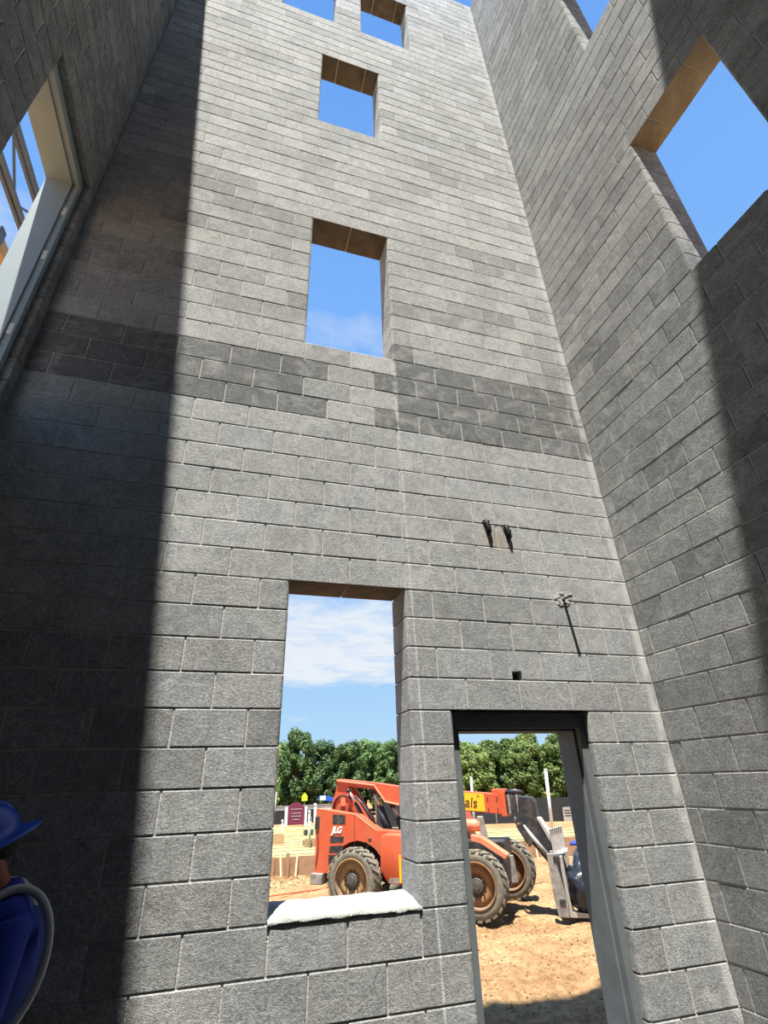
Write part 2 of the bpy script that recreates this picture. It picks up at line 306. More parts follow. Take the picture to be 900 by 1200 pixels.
def soil_material():
    m, t, b = mat('clay_soil')
    g = N(t, 'ShaderNodeNewGeometry'); P = g.outputs['Position']
    n1 = N(t, 'ShaderNodeTexNoise', i_Scale=.9, i_Detail=6.0, i_Roughness=.6); lk(t, P, n1.inputs['Vector'])
    r1 = N(t, 'ShaderNodeValToRGB'); lk(t, n1.outputs[0], r1.inputs[0])
    ramp(r1, [(.30, (.23, .122, .060)), (.50, (.33, .20, .10)), (.70, (.39, .265, .145))])
    n2 = N(t, 'ShaderNodeTexNoise', i_Scale=11.0, i_Detail=6.0, i_Roughness=.7, i_Distortion=.6); lk(t, P, n2.inputs['Vector'])
    mr = N(t, 'ShaderNodeMapRange', i_1=.35, i_2=.65); mr.inputs[3].default_value = .55; mr.inputs[4].default_value = 1.22; lk(t, n2.outputs[0], mr.inputs[0])
    vm = N(t, 'ShaderNodeVectorMath', operation='SCALE'); lk(t, r1.outputs[0], vm.inputs[0]); lk(t, mr.outputs[0], vm.inputs['Scale'])
    lk(t, vm.outputs[0], b.inputs['Base Color']); b.inputs['Roughness'].default_value = 1.0; b.inputs['Specular IOR Level'].default_value = .05
    n3 = N(t, 'ShaderNodeTexNoise', i_Scale=6.0, i_Detail=8.0, i_Roughness=.72); lk(t, P, n3.inputs['Vector'])
    bp = N(t, 'ShaderNodeBump', i_Strength=.9, i_Distance=.07); lk(t, n3.outputs[0], bp.inputs['Height']); lk(t, bp.outputs[0], b.inputs['Normal'])
    return m
M['soil'] = soil_material()
M['clod'] = plain('soil_clod', (.27, .155, .075), 1.0, var=.25, scale=9, bump=.6, bscale=30)

def lettering(name, text, size, m, parent, loc, rot, shear=0.0, offset=0.0, extrude=.002, space=1.0):
    cu = bpy.data.curves.new(name, 'FONT'); cu.body = text; cu.size = size; cu.shear = shear; cu.offset = offset; cu.extrude = extrude; cu.space_character = space
    tmp = bpy.data.objects.new(name, cu); COL.objects.link(tmp)
    me = bpy.data.meshes.new_from_object(tmp.evaluated_get(bpy.context.evaluated_depsgraph_get()))
    bpy.data.objects.remove(tmp); me.name = name; me.materials.clear(); me.materials.append(m)
    o = link(name, me, parent, loc); o.rotation_euler = rot
    return o
# ------------------------------------------------------------------ masonry
C = 0.2032; BL = 0.4064; J = 0.0095; TH = 0.295
BLOCKS = {}
def plan_poly(L, depth, left, right):
    """plan outline (u,d) of a block from u=0..L; ends: 'flat' chamfered arris, 'bull' rounded jamb"""
    b = .0035; r = .025; pts = []
    if left == 'bull': pts += [(r - r*sin(a), r - r*cos(a)) for a in [pi/2*(1 - i/4) for i in range(5)]]
    else: pts += [(0, b), (b, 0)]
    if right == 'bull': pts += [(L - r + r*sin(a), r - r*cos(a)) for a in [pi/2*i/4 for i in range(5)]]
    else: pts += [(L - b, 0), (L, b)]
    pts += [(L, depth), (0, depth)]
    return pts
def block_mesh(L, depth, left='flat', right='flat', soffit=None, H=C - J):
    key = (round(L, 3), depth, left, right, soffit, round(H, 4))
    if key in BLOCKS: return BLOCKS[key]
    b = .0035; pts = plan_poly(L, depth, left, right); n = len(pts)
    cx = L/2; cy = depth/2
    def inset(b, c):
        return [(u + (b if u < cx else -b)*(1 if (u < .03 or u > L - .03) else 0), d + (c if d < cy else 0)) for (u, d) in pts]
    v = []; f = []
    # lower arris square and sharp, upper arris worn to a shallow slope that catches the high sun
    for poly, z in ((inset(.001, .002), 0), (pts, .002), (pts, H - .0055), (inset(.001, .0024), H)): v += [(u, d, z) for u, d in poly]
    f.append(tuple(range(n))[::-1]); f.append(tuple(range(3*n, 4*n)))
    for k in range(3):
        for i in range(n):
            j = (i + 1) % n; f.append((k*n + i, k*n + j, (k+1)*n + j, (k+1)*n + i))
    me = bpy.data.meshes.new('block'); me.from_pydata(v, [], f); me.materials.append(M['block']); me.materials.append(M[soffit or 'grout_shade'])
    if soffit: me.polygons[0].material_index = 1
    me.update()
    BLOCKS[key] = me
    return me

def masonry(name, label, loc, rz, ulo, uhi, courses, openings, phase, tone, special=None, keep=300, bull_left=True, ext=0.0, soffit='grout_shade'):
    """openings: (u0,u1,k0,k1) in blocks/courses. phase(k,u)->first joint offset in blocks. Parts are local: u, depth, z."""
    # core: mortar body with the openings left free
    e = .012; ext = ext; us = sorted({ulo*BL - ext, uhi*BL + ext} | {x for o in openings for x in (o[0]*BL - e, o[1]*BL + e)})
    zs = sorted({0.0, courses*C} | {x for o in openings for x in (max(0, o[2]*C - e), min(courses*C, o[3]*C + e))})
    if special:
        us = sorted(set(us) | {special[0], special[1]}); zs = sorted(set(zs) | {special[2], special[3]})
    def solid(i, j):
        if i < 0 or j < 0 or i >= len(us) - 1 or j >= len(zs) - 1: return False
        u = (us[i] + us[i+1])/2; z = (zs[j] + zs[j+1])/2
        for o in openings:
            if o[0]*BL - e < u < o[1]*BL + e and o[2]*C - e < z < o[3]*C + e: return False
        if special and special[0] < u < special[1] and special[2] < z < special[3]: return False
        return True
    bm = bmesh.new(); cache = {}
    d0, d1 = .0048, TH - .004
    def V(i, j, d):
        k = (i, j, d)
        if k not in cache: cache[k] = bm.verts.new((us[i], d, zs[j]))
        return cache[k]
    for i in range(len(us) - 1):
        for j in range(len(zs) - 1):
            if not solid(i, j): continue
            bm.faces.new((V(i, j, d0), V(i+1, j, d0), V(i+1, j+1, d0), V(i, j+1, d0)))
            bm.faces.new((V(i, j, d1), V(i, j+1, d1), V(i+1, j+1, d1), V(i+1, j, d1)))
            if not solid(i-1, j): bm.faces.new((V(i, j, d0), V(i, j+1, d0), V(i, j+1, d1), V(i, j, d1)))
            if not solid(i+1, j): bm.faces.new((V(i+1, j, d0), V(i+1, j, d1), V(i+1, j+1, d1), V(i+1, j+1, d0)))
            if not solid(i, j-1): bm.faces.new((V(i, j, d0), V(i, j, d1), V(i+1, j, d1), V(i+1, j, d0)))
            if not solid(i, j+1): bm.faces.new((V(i, j+1, d0), V(i+1, j+1, d0), V(i+1, j+1, d1), V(i, j+1, d1)))
    wall = obj(name, bm, M['mortar'], loc=loc, rz=rz)
    tag(wall, label, 'wall', kind='structure')
    MW = Matrix.Translation(Vector(loc)) @ Matrix.Rotation(rz, 4, 'Z')
    pieces = []
    for k in range(courses):
        # clear spans of this course
        spans = [(ulo, uhi)]
        for o in openings:
            if o[2] <= k < o[3]:
                new = []
                for a, b in spans:
                    if o[1] <= a or o[0] >= b: new.append((a, b)); continue
                    if o[0] > a: new.append((a, o[0]))
                    if o[1] < b: new.append((o[1], b))
                spans = new
        for a, b in spans:
            js = [a]; ph = phase(k, (a + b)/2)
            x = math.floor(a) - 1 + ph
            while x < b:
                if x > a + .24 and x < b - .24: js.append(x)
                x += 1.0
            js.append(b)
            for p, q in zip(js, js[1:]):
                jl = any(abs(p - o[1]) < 1e-6 and o[2] <= k < o[3] for o in openings)
                jr = any(abs(q - o[0]) < 1e-6 and o[2] <= k < o[3] for o in openings)
                over = any(o[0] - .3 < q and p < o[1] + .3 and k in (o[3], o[2] - 1) for o in openings)
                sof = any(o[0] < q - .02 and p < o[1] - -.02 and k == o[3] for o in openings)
                pieces.append((k, p, q, jl, jr, over, sof))
    out = []
    for (k, p, q, jl, jr, over, sof) in pieces:
        u0 = p*BL + (0 if jl else J/2); u1 = q*BL - (0 if jr else J/2); z0 = k*C + J/2
        depth = TH if (jl or jr or over) else .05
        # how large it shows
        cs = [project(MW @ Vector((u, 0, z))) for u in (u0, u1) for z in (z0, z0 + C - J)]
        area = 0
        if all(cs):
            xs = [min(max(c[0], 0), 900) for c in cs]; ys = [min(max(c[1], 0), 1200) for c in cs]
            area = (max(xs) - min(xs))*(max(ys) - min(ys))
        out.append((area, k, p, q, u0, u1, z0, depth, jl, jr, sof))
    out.sort(key=lambda r: -r[0])
    mass = bmesh.new(); cl = mass.loops.layers.float_color.new('tone')
    n = 0
    for (area, k, p, q, u0, u1, z0, depth, jl, jr, sof) in out:
        tn = tone(k, (p + q)/2)
        le = 'bull' if (jl and bull_left and depth > .1) else 'flat'; re = 'bull' if (jr and depth > .1) else 'flat'
        proud = rnd.uniform(-.0014, .0014)
        if special and u0 < (special[0] + special[1])/2 < u1 and z0 < (special[2] + special[3])/2 < z0 + C:
            o = notched_block(u0, u1, z0, special, wall); o.color = (*tn, 1); continue
        L = u1 - u0
        Lq = round(L, 3)
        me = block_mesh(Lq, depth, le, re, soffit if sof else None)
        if n < keep and area > 0:
            o = link('block', me, wall, (u0, proud, z0)); o.color = (*tn, 1); n += 1
        else:
            base = len(mass.verts)
            vs = [mass.verts.new((v.co.x + u0, v.co.y + proud, v.co.z + z0)) for v in me.vertices]
            for f in me.polygons:
                fc = mass.faces.new([vs[i] for i in f.vertices]); fc.material_index = f.material_index
                for lp in fc.loops: lp[cl] = (*tn, 1)
    if len(mass.verts):
        me = bpy.data.meshes.new('block_mass'); mass.to_mesh(me); me.materials.append(M['block_far']); me.materials.append(M[soffit or 'grout_shade'])
        o = link('block_mass', me, wall); o['kind'] = 'stuff'
    mass.free()
    return wall
def notched_block(u0, u1, z0, sp, wall):
    """a block with a square hole broken through its lower edge: closed prism around the hole with a dark back"""
    a, b = sp[0], sp[1]; z1 = z0 + C - J; top = sp[3]
    bm = bmesh.new()
    prism(bm, [(u0, z0), (a, z0), (a + .003, top - .004), (b - .002, top), (b, z0), (u1, z0), (u1, z1), (u0, z1)], 0, .16, 'y')
    vs = [bm.verts.new((u, .155, z)) for u, z in ((a - .01, z0 - .012), (b + .01, z0 - .012), (b + .01, top + .01), (a - .01, top + .01))]
    bm.faces.new(vs)
    return obj('block', bm, M['block'], wall)

def jitter(base, warm, amt, r):
    s = 1 + r.uniform(-amt, amt) + (r.choice((0, 0, 0, -.14, .10)) if amt > .05 else 0)
    w = warm + r.uniform(-.006, .012)*(1 if base > .3 else .5)
    return (base*s*(1 + w), base*s*(1 + w*.35), base*s*(1 - w*2.0))
tr_ = random.Random(21)
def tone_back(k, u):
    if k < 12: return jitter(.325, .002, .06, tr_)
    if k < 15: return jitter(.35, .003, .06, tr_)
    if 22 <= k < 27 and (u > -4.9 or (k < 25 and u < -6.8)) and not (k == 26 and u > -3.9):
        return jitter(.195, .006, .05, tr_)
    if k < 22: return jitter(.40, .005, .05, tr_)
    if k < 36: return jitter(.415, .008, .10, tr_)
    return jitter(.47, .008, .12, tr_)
def tone_right(k, u):
    if k < 12: return jitter(.25, .002, .06, tr_)
    return jitter(.29 if k < 28 else .325, .008, .12, tr_)
def tone_left(k, u): return jitter(.25, .012, .10, tr_)
WIN_L, WIN_R = -6.84, -4.84
OP_BACK = [(WIN_L, WIN_R, 6, 15), (WIN_L, WIN_R, 26, 35), (WIN_L - .04, WIN_R - .04, 45, 54), (-5.47, -3.45, 60, 69), (-8.50, -6.48, 60, 69), (-4.12, -1.58, 0, 11)]
def ph_back(k, u):
    if k < 11 and u > -1.6: return .94 if k % 2 == 0 else .22
    if k < 11 and -4.84 < u < -4.12: return .0 if k % 2 else .88
    return .68 if k % 2 == 0 else .17
HOLE = (-1.196, -1.118, 12*C - .004, 12*C + .062)
masonry('wall_back', 'tall grey concrete block wall facing the camera, with windows and a doorway', (0, 0, 0), 0, -11.67, 0, 75, OP_BACK, ph_back, tone_back, special=HOLE, ext=.29)
masonry('wall_right', 'grey block wall on the right with its edge in shadow', (0, 0, 0), -pi/2, 0, 9.23, 75, [(3.72, 5.72, 26, 35), (3.72, 5.72, 45, 54)], lambda k, u: .25 if k % 2 else .75, tone_right, soffit='grout_shade_pale')
XL = -11.67*BL
masonry('wall_left', 'shaded block wall on the left with a framed upper doorway', (XL, 0, 0), pi/2, -9.23, 0, 71, [(-2.61, -.28, 20, 32)], lambda k, u: .25 if k % 2 else .75, tone_left, bull_left=False, soffit=None)
# front wall behind the photographer: its top edge throws the shade on the right wall
bm = bmesh.new(); box(bm, (XL - .29, -4.05, 0), (.29, -3.752, 75*C))
tag(obj('wall_front', bm, M['wall_plain']), 'plain grey masonry wall closing the shaft behind the viewer', 'wall', kind='structure')
bm = bmesh.new(); box(bm, (XL - .285, -4.04, -.9), (.285, .288, 0))
tag(obj('floor', bm, M['floor']), 'bare concrete slab floor inside the block shaft', 'floor', kind='structure')

# mortar wash on the sill of the low window
bm = bmesh.new(); nu, nd = 30, 10; u0, u1 = WIN_L*BL - .006, WIN_R*BL + .012
grid = []
for j in range(nd + 1):
    row = []
    for i in range(nu + 1):
        s = i/nu; t = j/nd
        u = u0 + (u1 - u0)*s + .004*mnoise.noise((s*9, t*3, 3.1)); d = -.008 + (TH + .008)*t
        h = .004 + .040*math.sqrt(min(1, t*1.6)) + .006*mnoise.noise((u*9, d*12, 1.3)) + .003*mnoise.noise((u*31, d*40, 8.3))
        if j == 0: h = -.006 - .010*mnoise.noise((u*14, 0, 5.5)); d = -.003
        if j == 1: d = -.007; h = .004 + .005*mnoise.noise((u*14, 0, 9.5))
        row.append(bm.verts.new((u, d, 6*C + h)))
    grid.append(row)
for j in range(nd):
    for i in range(nu): bm.faces.new((grid[j][i], grid[j][i+1], grid[j+1][i+1], grid[j+1][i]))
btm = [[bm.verts.new((v.co.x, max(v.co.y, .004), 6*C - .006)) for v in (grid[0][0], grid[0][-1], grid[-1][-1], grid[-1][0])]][0]
sill = obj('window_sill', bm, M['sill'], bpy.data.objects['wall_back'], smooth=True); sill['label'] = 'rough white mortar cap'

# ------------------------------------------------------------------ pressed steel door frames
def hm_frame(name, label, loc, rz, u0, u1, z0, z1, m, face=.05, rec=.055):
    e = empty(name, loc, rz); tag(e, label, 'door frame', kind='structure')
    prof = [(0, rec), (face, rec), (face, rec + .048), (face + .016, rec + .048), (face + .016, TH + .004), (0, TH + .004)]
    head = [(s + (.05 if s > 0 else 0), d) for s, d in prof]
    bm = bmesh.new(); prism(bm, [(u0 + s, d) for s, d in prof], z0, z1 - .0, 'z'); obj('jamb', bm, m, e)
    bm = bmesh.new(); prism(bm, [(u1 - s, d) for s, d in prof], z0, z1 - .0, 'z'); obj('jamb', bm, m, e)
    bm = bmesh.new(); prism(bm, [(d, z1 - s) for s, d in head], u0 + face, u1 - face, 'x'); obj('head', bm, m, e)
    return e
f1 = hm_frame('door_1', 'dark primed steel frame lining the ground-floor doorway', (0, 0, 0), 0, -4.12*BL + .004, -1.58*BL - .004, 0, 11*C - .004, M['steel'])
f2 = hm_frame('door_2', 'light grey steel frame lining the upper doorway of the left wall', (XL, 0, 0), pi/2, -2.61*BL + .004, -.28*BL - .004, 20*C, 32*C - .004, M['steel_light'])
for z in (5.98, 5.42, 4.62):
    bm = bmesh.new(); box(bm, (-.28*BL - .0585, .064, z), (-.28*BL - .0535, .096, z + .10), .002)
    o = obj('hinge_plate', bm, M['plate'], f2); o['label'] = 'pale hinge plate'

# ------------------------------------------------------------------ things fixed in the back wall
for i, (x, z, lab) in enumerate(((-1.241, 3.645, 'left one of two black cable tails hanging from the wall'), (-1.064, 3.620, 'right one of two black cable tails hanging from the wall'))):
    e = empty('cable_tail', (x, 0, z)); tag(e, lab, 'cable', 'cable tails on the back wall')
    rr = random.Random(40 + i)
    bm = bmesh.new()
    tube(bm, [(0, .02, .03), (-.004, -.012, .035), (.0, -.019, .01), (.010, -.017, -.03), (.014, -.015, -.065), (.018, -.008, -.095)], [.010, .013, .015, .013, .018, .005], 8)
    obj('cord', bm, M['black_clean'], e, True)
    bm = bmesh.new()
    tube(bm, [(.012, .02, .02), (.016, -.015, .028), (.030, -.022, -.015), (.034, -.016, -.075)], [.005, .006, .006, .003], 6)
    obj('loop', bm, M['black_clean'], e, True)
    bm = bmesh.new()
    tube(bm, [(-.03, .004, .03), (-.012, -.020, .036), (.022, -.026, .03), (.034, .004, .02)], .005, 6)
    obj('tie', bm, M['black_clean'], e, True)
e = empty('anchor_stub', (-.645, 0, 3.063)); tag(e, 'short steel stub in a ring of patch mortar, casting a long shadow', 'anchor')
bm = bmesh.new(); tube(bm, [(0, .03, 0), (0, -.085, 0), (0.002, -.098, -.004)], [.013, .013, .017], 10); obj('rod', bm, M['grime'], e, True)
bm = bmesh.new()
lathe(bm, [(.016, .002), (.040, -.006), (.060, -.004), (.078, .004)], 18, 'y', False)
for v in bm.verts:
    k = 1 + .45*mnoise.noise((v.co.x*30, v.co.z*30, 2.2)); v.co.x *= k; v.co.z *= k*.9; v.co.y += .004*mnoise.noise((v.co.x*60, v.co.z*60, 7))
o = obj('mortar_patch', bm, M['patch'], e, False); o['label'] = 'pale mortar ring'

# ------------------------------------------------------------------ ground outside
def ground_z(x, y):
    base = -.42 - .33*max(0, min(1, (y - 3.2)/4.6))**1.2 if y > 3.2 else -.42
    if y > 8.5: base = -.75
    n = .07*mnoise.fractal((x*.55, y*.55, 4.0), 1.0, 2.0, 4) + .05*mnoise.fractal((x*2.6, y*3.4, 9.0), .8, 2.1, 5)
    hump = .22*math.exp(-((x - 2.35)/.75)**2 - ((y - 4.15)/.30)**2) + .10*math.exp(-((x - .8)/.9)**2 - ((y - 4.5)/.5)**2)
    berm = .10*math.exp(-((y - 15.2)/.55)**2)*(1 + .8*mnoise.noise((x*2.2, y*2.2, 5)))
    fade = max(0, min(1, (38 - y)/15))
    return base + n*(.35 + .65*fade) + hump + berm
def axis(lo, dlo, dhi, hi, fine):
    a = []; x = dlo
    while x < dhi: a.append(x); x += fine
    s = fine; l = dlo; left = []
    while l > lo: s *= 1.35; l -= s; left.append(max(l, lo))
    s = fine; h = dhi; right = []
    while h < hi: right.append(h); s *= 1.30; h += s
    right.append(hi)
    return left[::-1] + a + right
xs = axis(-70, -2.5, 7.5, 120, .075); ys = axis(-60, .3, 12.0, 160, .075)
bm = bmesh.new(); vv = []
for y in ys: vv.append([bm.verts.new((x, y, min(ground_z(x, y), -.12 if y > -3 else -.3))) for x in xs])
for j in range(len(ys) - 1):
    for i in range(len(xs) - 1):
        x, y = (xs[i] + xs[i+1])/2, (ys[j] + ys[j+1])/2
        if XL - .2 < x < .2 and -3.95 < y < .2: continue
        bm.faces.new((vv[j][i], vv[j][i+1], vv[j+1][i+1], vv[j+1][i]))
for v in [v for v in bm.verts if not v.link_faces]: bm.verts.remove(v)
tag(obj('ground', bm, M['soil'], smooth=True), 'churned orange clay soil of the building site', 'ground', kind='structure')
bm = bmesh.new(); rc = random.Random(5)
for i in range(2600):
    if i >= 620 and i < 2300 or i < 400: x, y = rc.uniform(-.6, 5.0), rc.uniform(3.0, 10.5)
    else: x, y = rc.uniform(-2.2, 1.5), rc.uniform(14.4, 16.0)
    s = rc.uniform(.006, .024)*(1.6 if y > 14 else 1)
    c = Vector((x, y, ground_z(x, y) + s*.10))
    q = Matrix.Rotation(rc.uniform(0, 6.28), 3, Vector((rc.random(), rc.random(), rc.random() + .1)).normalized())
    ps = [q @ Vector(p)*s*rc.uniform(.7, 1.2) for p in ((1, 0, 0), (-1, 0, 0), (0, 1, 0), (0, -1, 0), (0, 0, 1), (0, 0, -1))]
    v = [bm.verts.new(c + p) for p in ps]
    for a, b, d in ((0, 2, 4), (2, 1, 4), (1, 3, 4), (3, 0, 4), (2, 0, 5), (1, 2, 5), (3, 1, 5), (0, 3, 5)): bm.faces.new((v[a], v[b], v[d]))
tag(obj('soil_clods', bm, M['soil']), 'crumbled clods scattered over the orange clay', 'soil', kind='stuff')

# ------------------------------------------------------------------ telehandler
HEAD = R(-40)
T = empty('telehandler', (3.075, 9.424, -.75), HEAD)
tag(T, 'orange telescopic handler with muddy tan rims parked on the clay', 'vehicle')
RT = .63
def wheel(u, v, side, steer, rimmat, nm='wheel'):
    bm = bmesh.new(); w = .19
    lathe(bm, [(.385, -w*.86), (.42, -w), (.50, -w*1.04), (.565, -w*.95), (.592, -w*.80), (.598, 0), (.592, w*.80), (.565, w*.95), (.50, w*1.04), (.42, w), (.385, w*.86), (.385, -w*.86)], 40, 'y', False)
    wh = obj(nm, bm, M['tire'], T, True, (u, v, RT), steer)
    wh['label'] = 'dusty off-road wheel'
    bm = bmesh.new(); nl = 22
    for k in range(nl):
        for sgn in (-1, 1):
            a0 = 2*pi*(k + (.5 if sgn > 0 else 0))/nl; da = .085
            # chevron lug from the centre line to the shoulder and a little down the wall
            def pt(r, a, y): return (r*cos(a), y, r*sin(a))
            q = []
            for r in (.585, .628):
                q.append([pt(r, a0 - da, sgn*.0), pt(r, a0 + da*.9, sgn*.0), pt(r - (.02 if r > .6 else 0), a0 + da + .16, sgn*w*1.0), pt(r - (.02 if r > .6 else 0), a0 - da + .16, sgn*w*1.0)])
            vs = [bm.verts.new(p) for p in q[0] + q[1]]
            for f in ((0, 1, 2, 3), (4, 5, 6, 7), (0, 1, 5, 4), (1, 2, 6, 5), (2, 3, 7, 6), (3, 0, 4, 7)): bm.faces.new([vs[i] for i in f])
            # shoulder block on the side wall
            q = []
            for yy in (sgn*w*.93, sgn*w*1.02):
                q.append([pt(.611, a0 + .16 - da, yy), pt(.611, a0 + .16 + da, yy), pt(.572, a0 + .17 + da*.8, yy), pt(.572, a0 + .17 - da*.8, yy)])
            vs = [bm.verts.new(p) for p in q[0] + q[1]]
            for f in ((0, 1, 2, 3), (4, 5, 6, 7), (0, 1, 5, 4), (1, 2, 6, 5), (2, 3, 7, 6), (3, 0, 4, 7)): bm.faces.new([vs[i] for i in f])
    o = obj('tread', bm, M['tire'], wh); o['kind'] = 'stuff'
    s = side
    bm = bmesh.new()
    lathe(bm, [(.40, s*.20), (.425, s*.205), (.425, s*.185), (.395, s*.165), (.375, s*.10), (.355, s*.085), (.33, s*.11), (.20, s*.12), (.20, s*.10), (.0001, s*.10)], 36, 'y', False)
    obj('rim', bm, rimmat, wh, True)
    bm = bmesh.new()
    lathe(bm, [(.14, s*.10), (.14, s*.130), (.125, s*.145), (.075, s*.150), (.07, s*.170), (.0001, s*.172)], 20, 'y', False)
    obj('hub', bm, M['hub'], wh, False)
    bm = bmesh.new()
    for k in range(10):
        a = 2*pi*k/10; c = (.175*cos(a), s*.135, .175*sin(a))
        tube(bm, [(c[0], s*.115, c[2]), (c[0], s*.145, c[2])], .018, 6)
    o = obj('lug_nuts', bm, M['black'], wh); o['kind'] = 'stuff'
    return wh
wheel(-2.90, -1.02, -1, 0.0, M['rim'])
wheel(0.0, -1.02, -1, 0.0, M['rim_rust'])
wheel(-2.90, 1.02, 1, 0.0, M['rim'])
wheel(.22, 1.18, -1, 0.0, M['rim_rust'])
# chassis and axles
bm = bmesh.new(); box(bm, (-3.75, -.42, .52), (.55, .42, .92), .03); obj('chassis', bm, M['black'], T)
for u in (-2.9, 0.0):
    bm = bmesh.new(); tube(bm, [(u, -.95, RT), (u, -.35, RT), (u, 0, RT), (u, .35, RT), (u, .95, RT)], [.10, .12, .19, .12, .10], 12); obj('axle', bm, M['black'], T, True)
# engine side body (near side) with wheel arch
ar = [(-2.9 + .74*cos(a), .62 + .74*sin(a)) for a in [pi*(1 - i/10) for i in range(1, 10)]]
poly = [(-4.06, .70), (-3.66, .70)] + [p for p in ar if p[1] > .72] + [(-2.12, .74), (-1.2, .70), (-1.2, 1.52), (-1.80, 1.535), (-2.44, 1.57), (-2.99, 1.885), (-3.24, 1.915), (-4.06, 2.02)]
bm = bmesh.new(); prism(bm, poly, -.85, -.40, 'y'); hood = obj('engine_cover', bm, M['orange'], T)
def decal(nm, pts, m, parent, v=-.853, dep=.01):
    bm = bmesh.new(); prism(bm, pts, v, v + dep, 'y'); return obj(nm, bm, m, parent)
for pts in ([(-3.585, 1.90), (-3.235, 1.885), (-3.235, 1.69), (-3.585, 1.69)], [(-3.64, 1.44), (-3.27, 1.44), (-3.29, 1.32), (-3.65, 1.30)], [(-3.66, 1.245), (-3.29, 1.255), (-3.31, 1.12), (-3.67, 1.10)], [(-3.68, 1.06), (-3.42, 1.07), (-3.52, .96), (-3.69, .86)]):
    vent = decal('vent', pts, M['black'], hood); vent['label'] = 'black louvred vent'
bm = bmesh.new()
prism(bm, [(-2.99, 1.86), (-2.98, 1.86), (-2.98, 1.2), (-2.99, 1.2)], -.854, -.84, 'y')
o = obj('seam', bm, M['black'], hood)
bm = bmesh.new(); tube(bm, [(-2.98, 1.19, 0), (-2.70, 1.19, 0), (-2.60, 1.28, 0)], .008, 6)
for v in bm.verts: v.co = Vector((v.co.x, -.852 + v.co.z, v.co.y))
obj('seam', bm, M['black'], hood)
bm = bmesh.new(); box(bm, (-2.62, -.858, 1.36), (-2.54, -.848, 1.40)); obj('latch', bm, M['black'], hood)
bm = bmesh.new(); tube(bm, [(-2.44, -.84, 1.585), (-2.98, -.84, 1.90), (-3.24, -.84, 1.925), (-4.05, -.84, 2.03)], .014, 6); obj('edge_trim', bm, M['orange_edge'], hood)
lg = lettering('logo', 'JLG', .185, M['white'], hood, (-3.60, -.860, 1.515), (pi/2, 0, 0), .30, .006, .003, .92); lg['label'] = 'white slanted lettering'
# lighter rounded tank ahead of the cover
bm = bmesh.new(); prism(bm, [(-2.28, .80), (-2.08, .56), (-1.0, .56), (-.95, .80), (-.95, 1.38), (-1.05, 1.50), (-2.10, 1.53), (-2.26, 1.46)], -1.0, -.45, 'y', .06); tk = obj('fuel_tank', bm, M['orange'], T, True)
bm = bmesh.new(); prism(bm, [(-1.79, .60), (-1.74, .60), (-1.74, 1.12), (-1.79, 1.12)], -1.005, -.99, 'y'); obj('stripe', bm, M['yellow'], tk)
bm = bmesh.new(); prism(bm, [(-2.06, .585), (-1.80, .585), (-1.80, .68), (-2.02, .68)], -1.005, -.99, 'y'); obj('stripe', bm, M['grime'], tk)
bm = bmesh.new(); box(bm, (-4.12, -.95, .48), (-3.80, .80, .70), .02); obj('bumper', bm, M['grime'], T)
bm = bmesh.new(); box(bm, (-4.075, -.875, 1.58), (-3.96, -.72, 1.86), .01); obj('tail_light', bm, M['black'], T)
bm = bmesh.new(); tube(bm, [(-4.0, -.862, 1.56), (-3.97, -.862, 1.2), (-4.02, -.862, .85)], .012, 6); obj('cable', bm, M['black'], T)
bm = bmesh.new(); prism(bm, [(-4.05, .7), (-2.0, .7), (-2.0, 1.5), (-4.05, 1.6)], -.38, .45, 'y'); obj('rear_frame', bm, M['black'], T)
# boom pivot posts
for v0, v1 in ((-.20, -.15), (.15, .20)):
    bm = bmesh.new(); prism(bm, [(-4.0, 1.4), (-3.98, 2.1), (-3.80, 2.58), (-3.60, 2.60), (-3.42, 2.40), (-3.30, 2.25), (-2.9, 1.75), (-2.9, 1.4)], v0, v1, 'y', .01); p = obj('pivot_post', bm, M['orange'], T)
    if v0 < 0:
        bm = bmesh.new(); tube(bm, [(-3.92 + .30 - .30*cos(a), -.22, 2.0 + .30*sin(a)) for a in [pi*i/12 for i in range(11)]], .018, 6); obj('hose', bm, M['black'], p, True)
        bm = bmesh.new(); box(bm, (-3.70, -.225, 2.05), (-3.56, -.20, 2.28), .006); obj('plate', bm, M['orange_edge'], p)
# boom: heavy rear box then the long outer section
boom_poly = [(-3.86, 2.68), (-2.70, 2.555), (-2.05, 2.46), (.60, 2.24), (.60, 1.84), (-2.06, 2.05), (-2.44, 2.12), (-2.72, 2.42), (-3.80, 2.53)]
bm = bmesh.new(); prism(bm, boom_poly, -.215, .26, 'y', .008); boom = obj('boom', bm, M['orange'], T)
bm = bmesh.new(); tube(bm, [(-3.80, -.235, 2.64), (-2.72, -.235, 2.505), (-2.43, -.235, 2.14), (-2.05, -.235, 2.065)], .026, 6); obj('edge_plate', bm, M['orange_edge'], boom)
bm = bmesh.new(); prism(bm, [(-1.95, 2.43), (-.02 + .14, 2.262), (.12, 1.90), (-1.95, 2.06)], -.226, -.216, 'y'); pan = obj('decal_panel', bm, M['yellow'], boom)
lt = lettering('lettering', 'als', .30, M['black_clean'], pan, (-.37, -.231, 2.01), (pi/2, R(4.8), 0), .12); tm = lettering('mark', 'TM', .055, M['black_clean'], pan, (-.065, -.231, 2.205), (pi/2, R(4.8), 0)); lt['label'] = 'black rental firm lettering ending'
bm = bmesh.new(); box(bm, (.50, -.25, 1.80), (.62, .25, 2.30), .012); obj('collar', bm, M['orange'], boom)
bm = bmesh.new(); box(bm, (.30, -.16, 2.24), (.62, .16, 2.36), .02); obj('top_guide', bm, M['orange'], boom)
bm = bmesh.new()
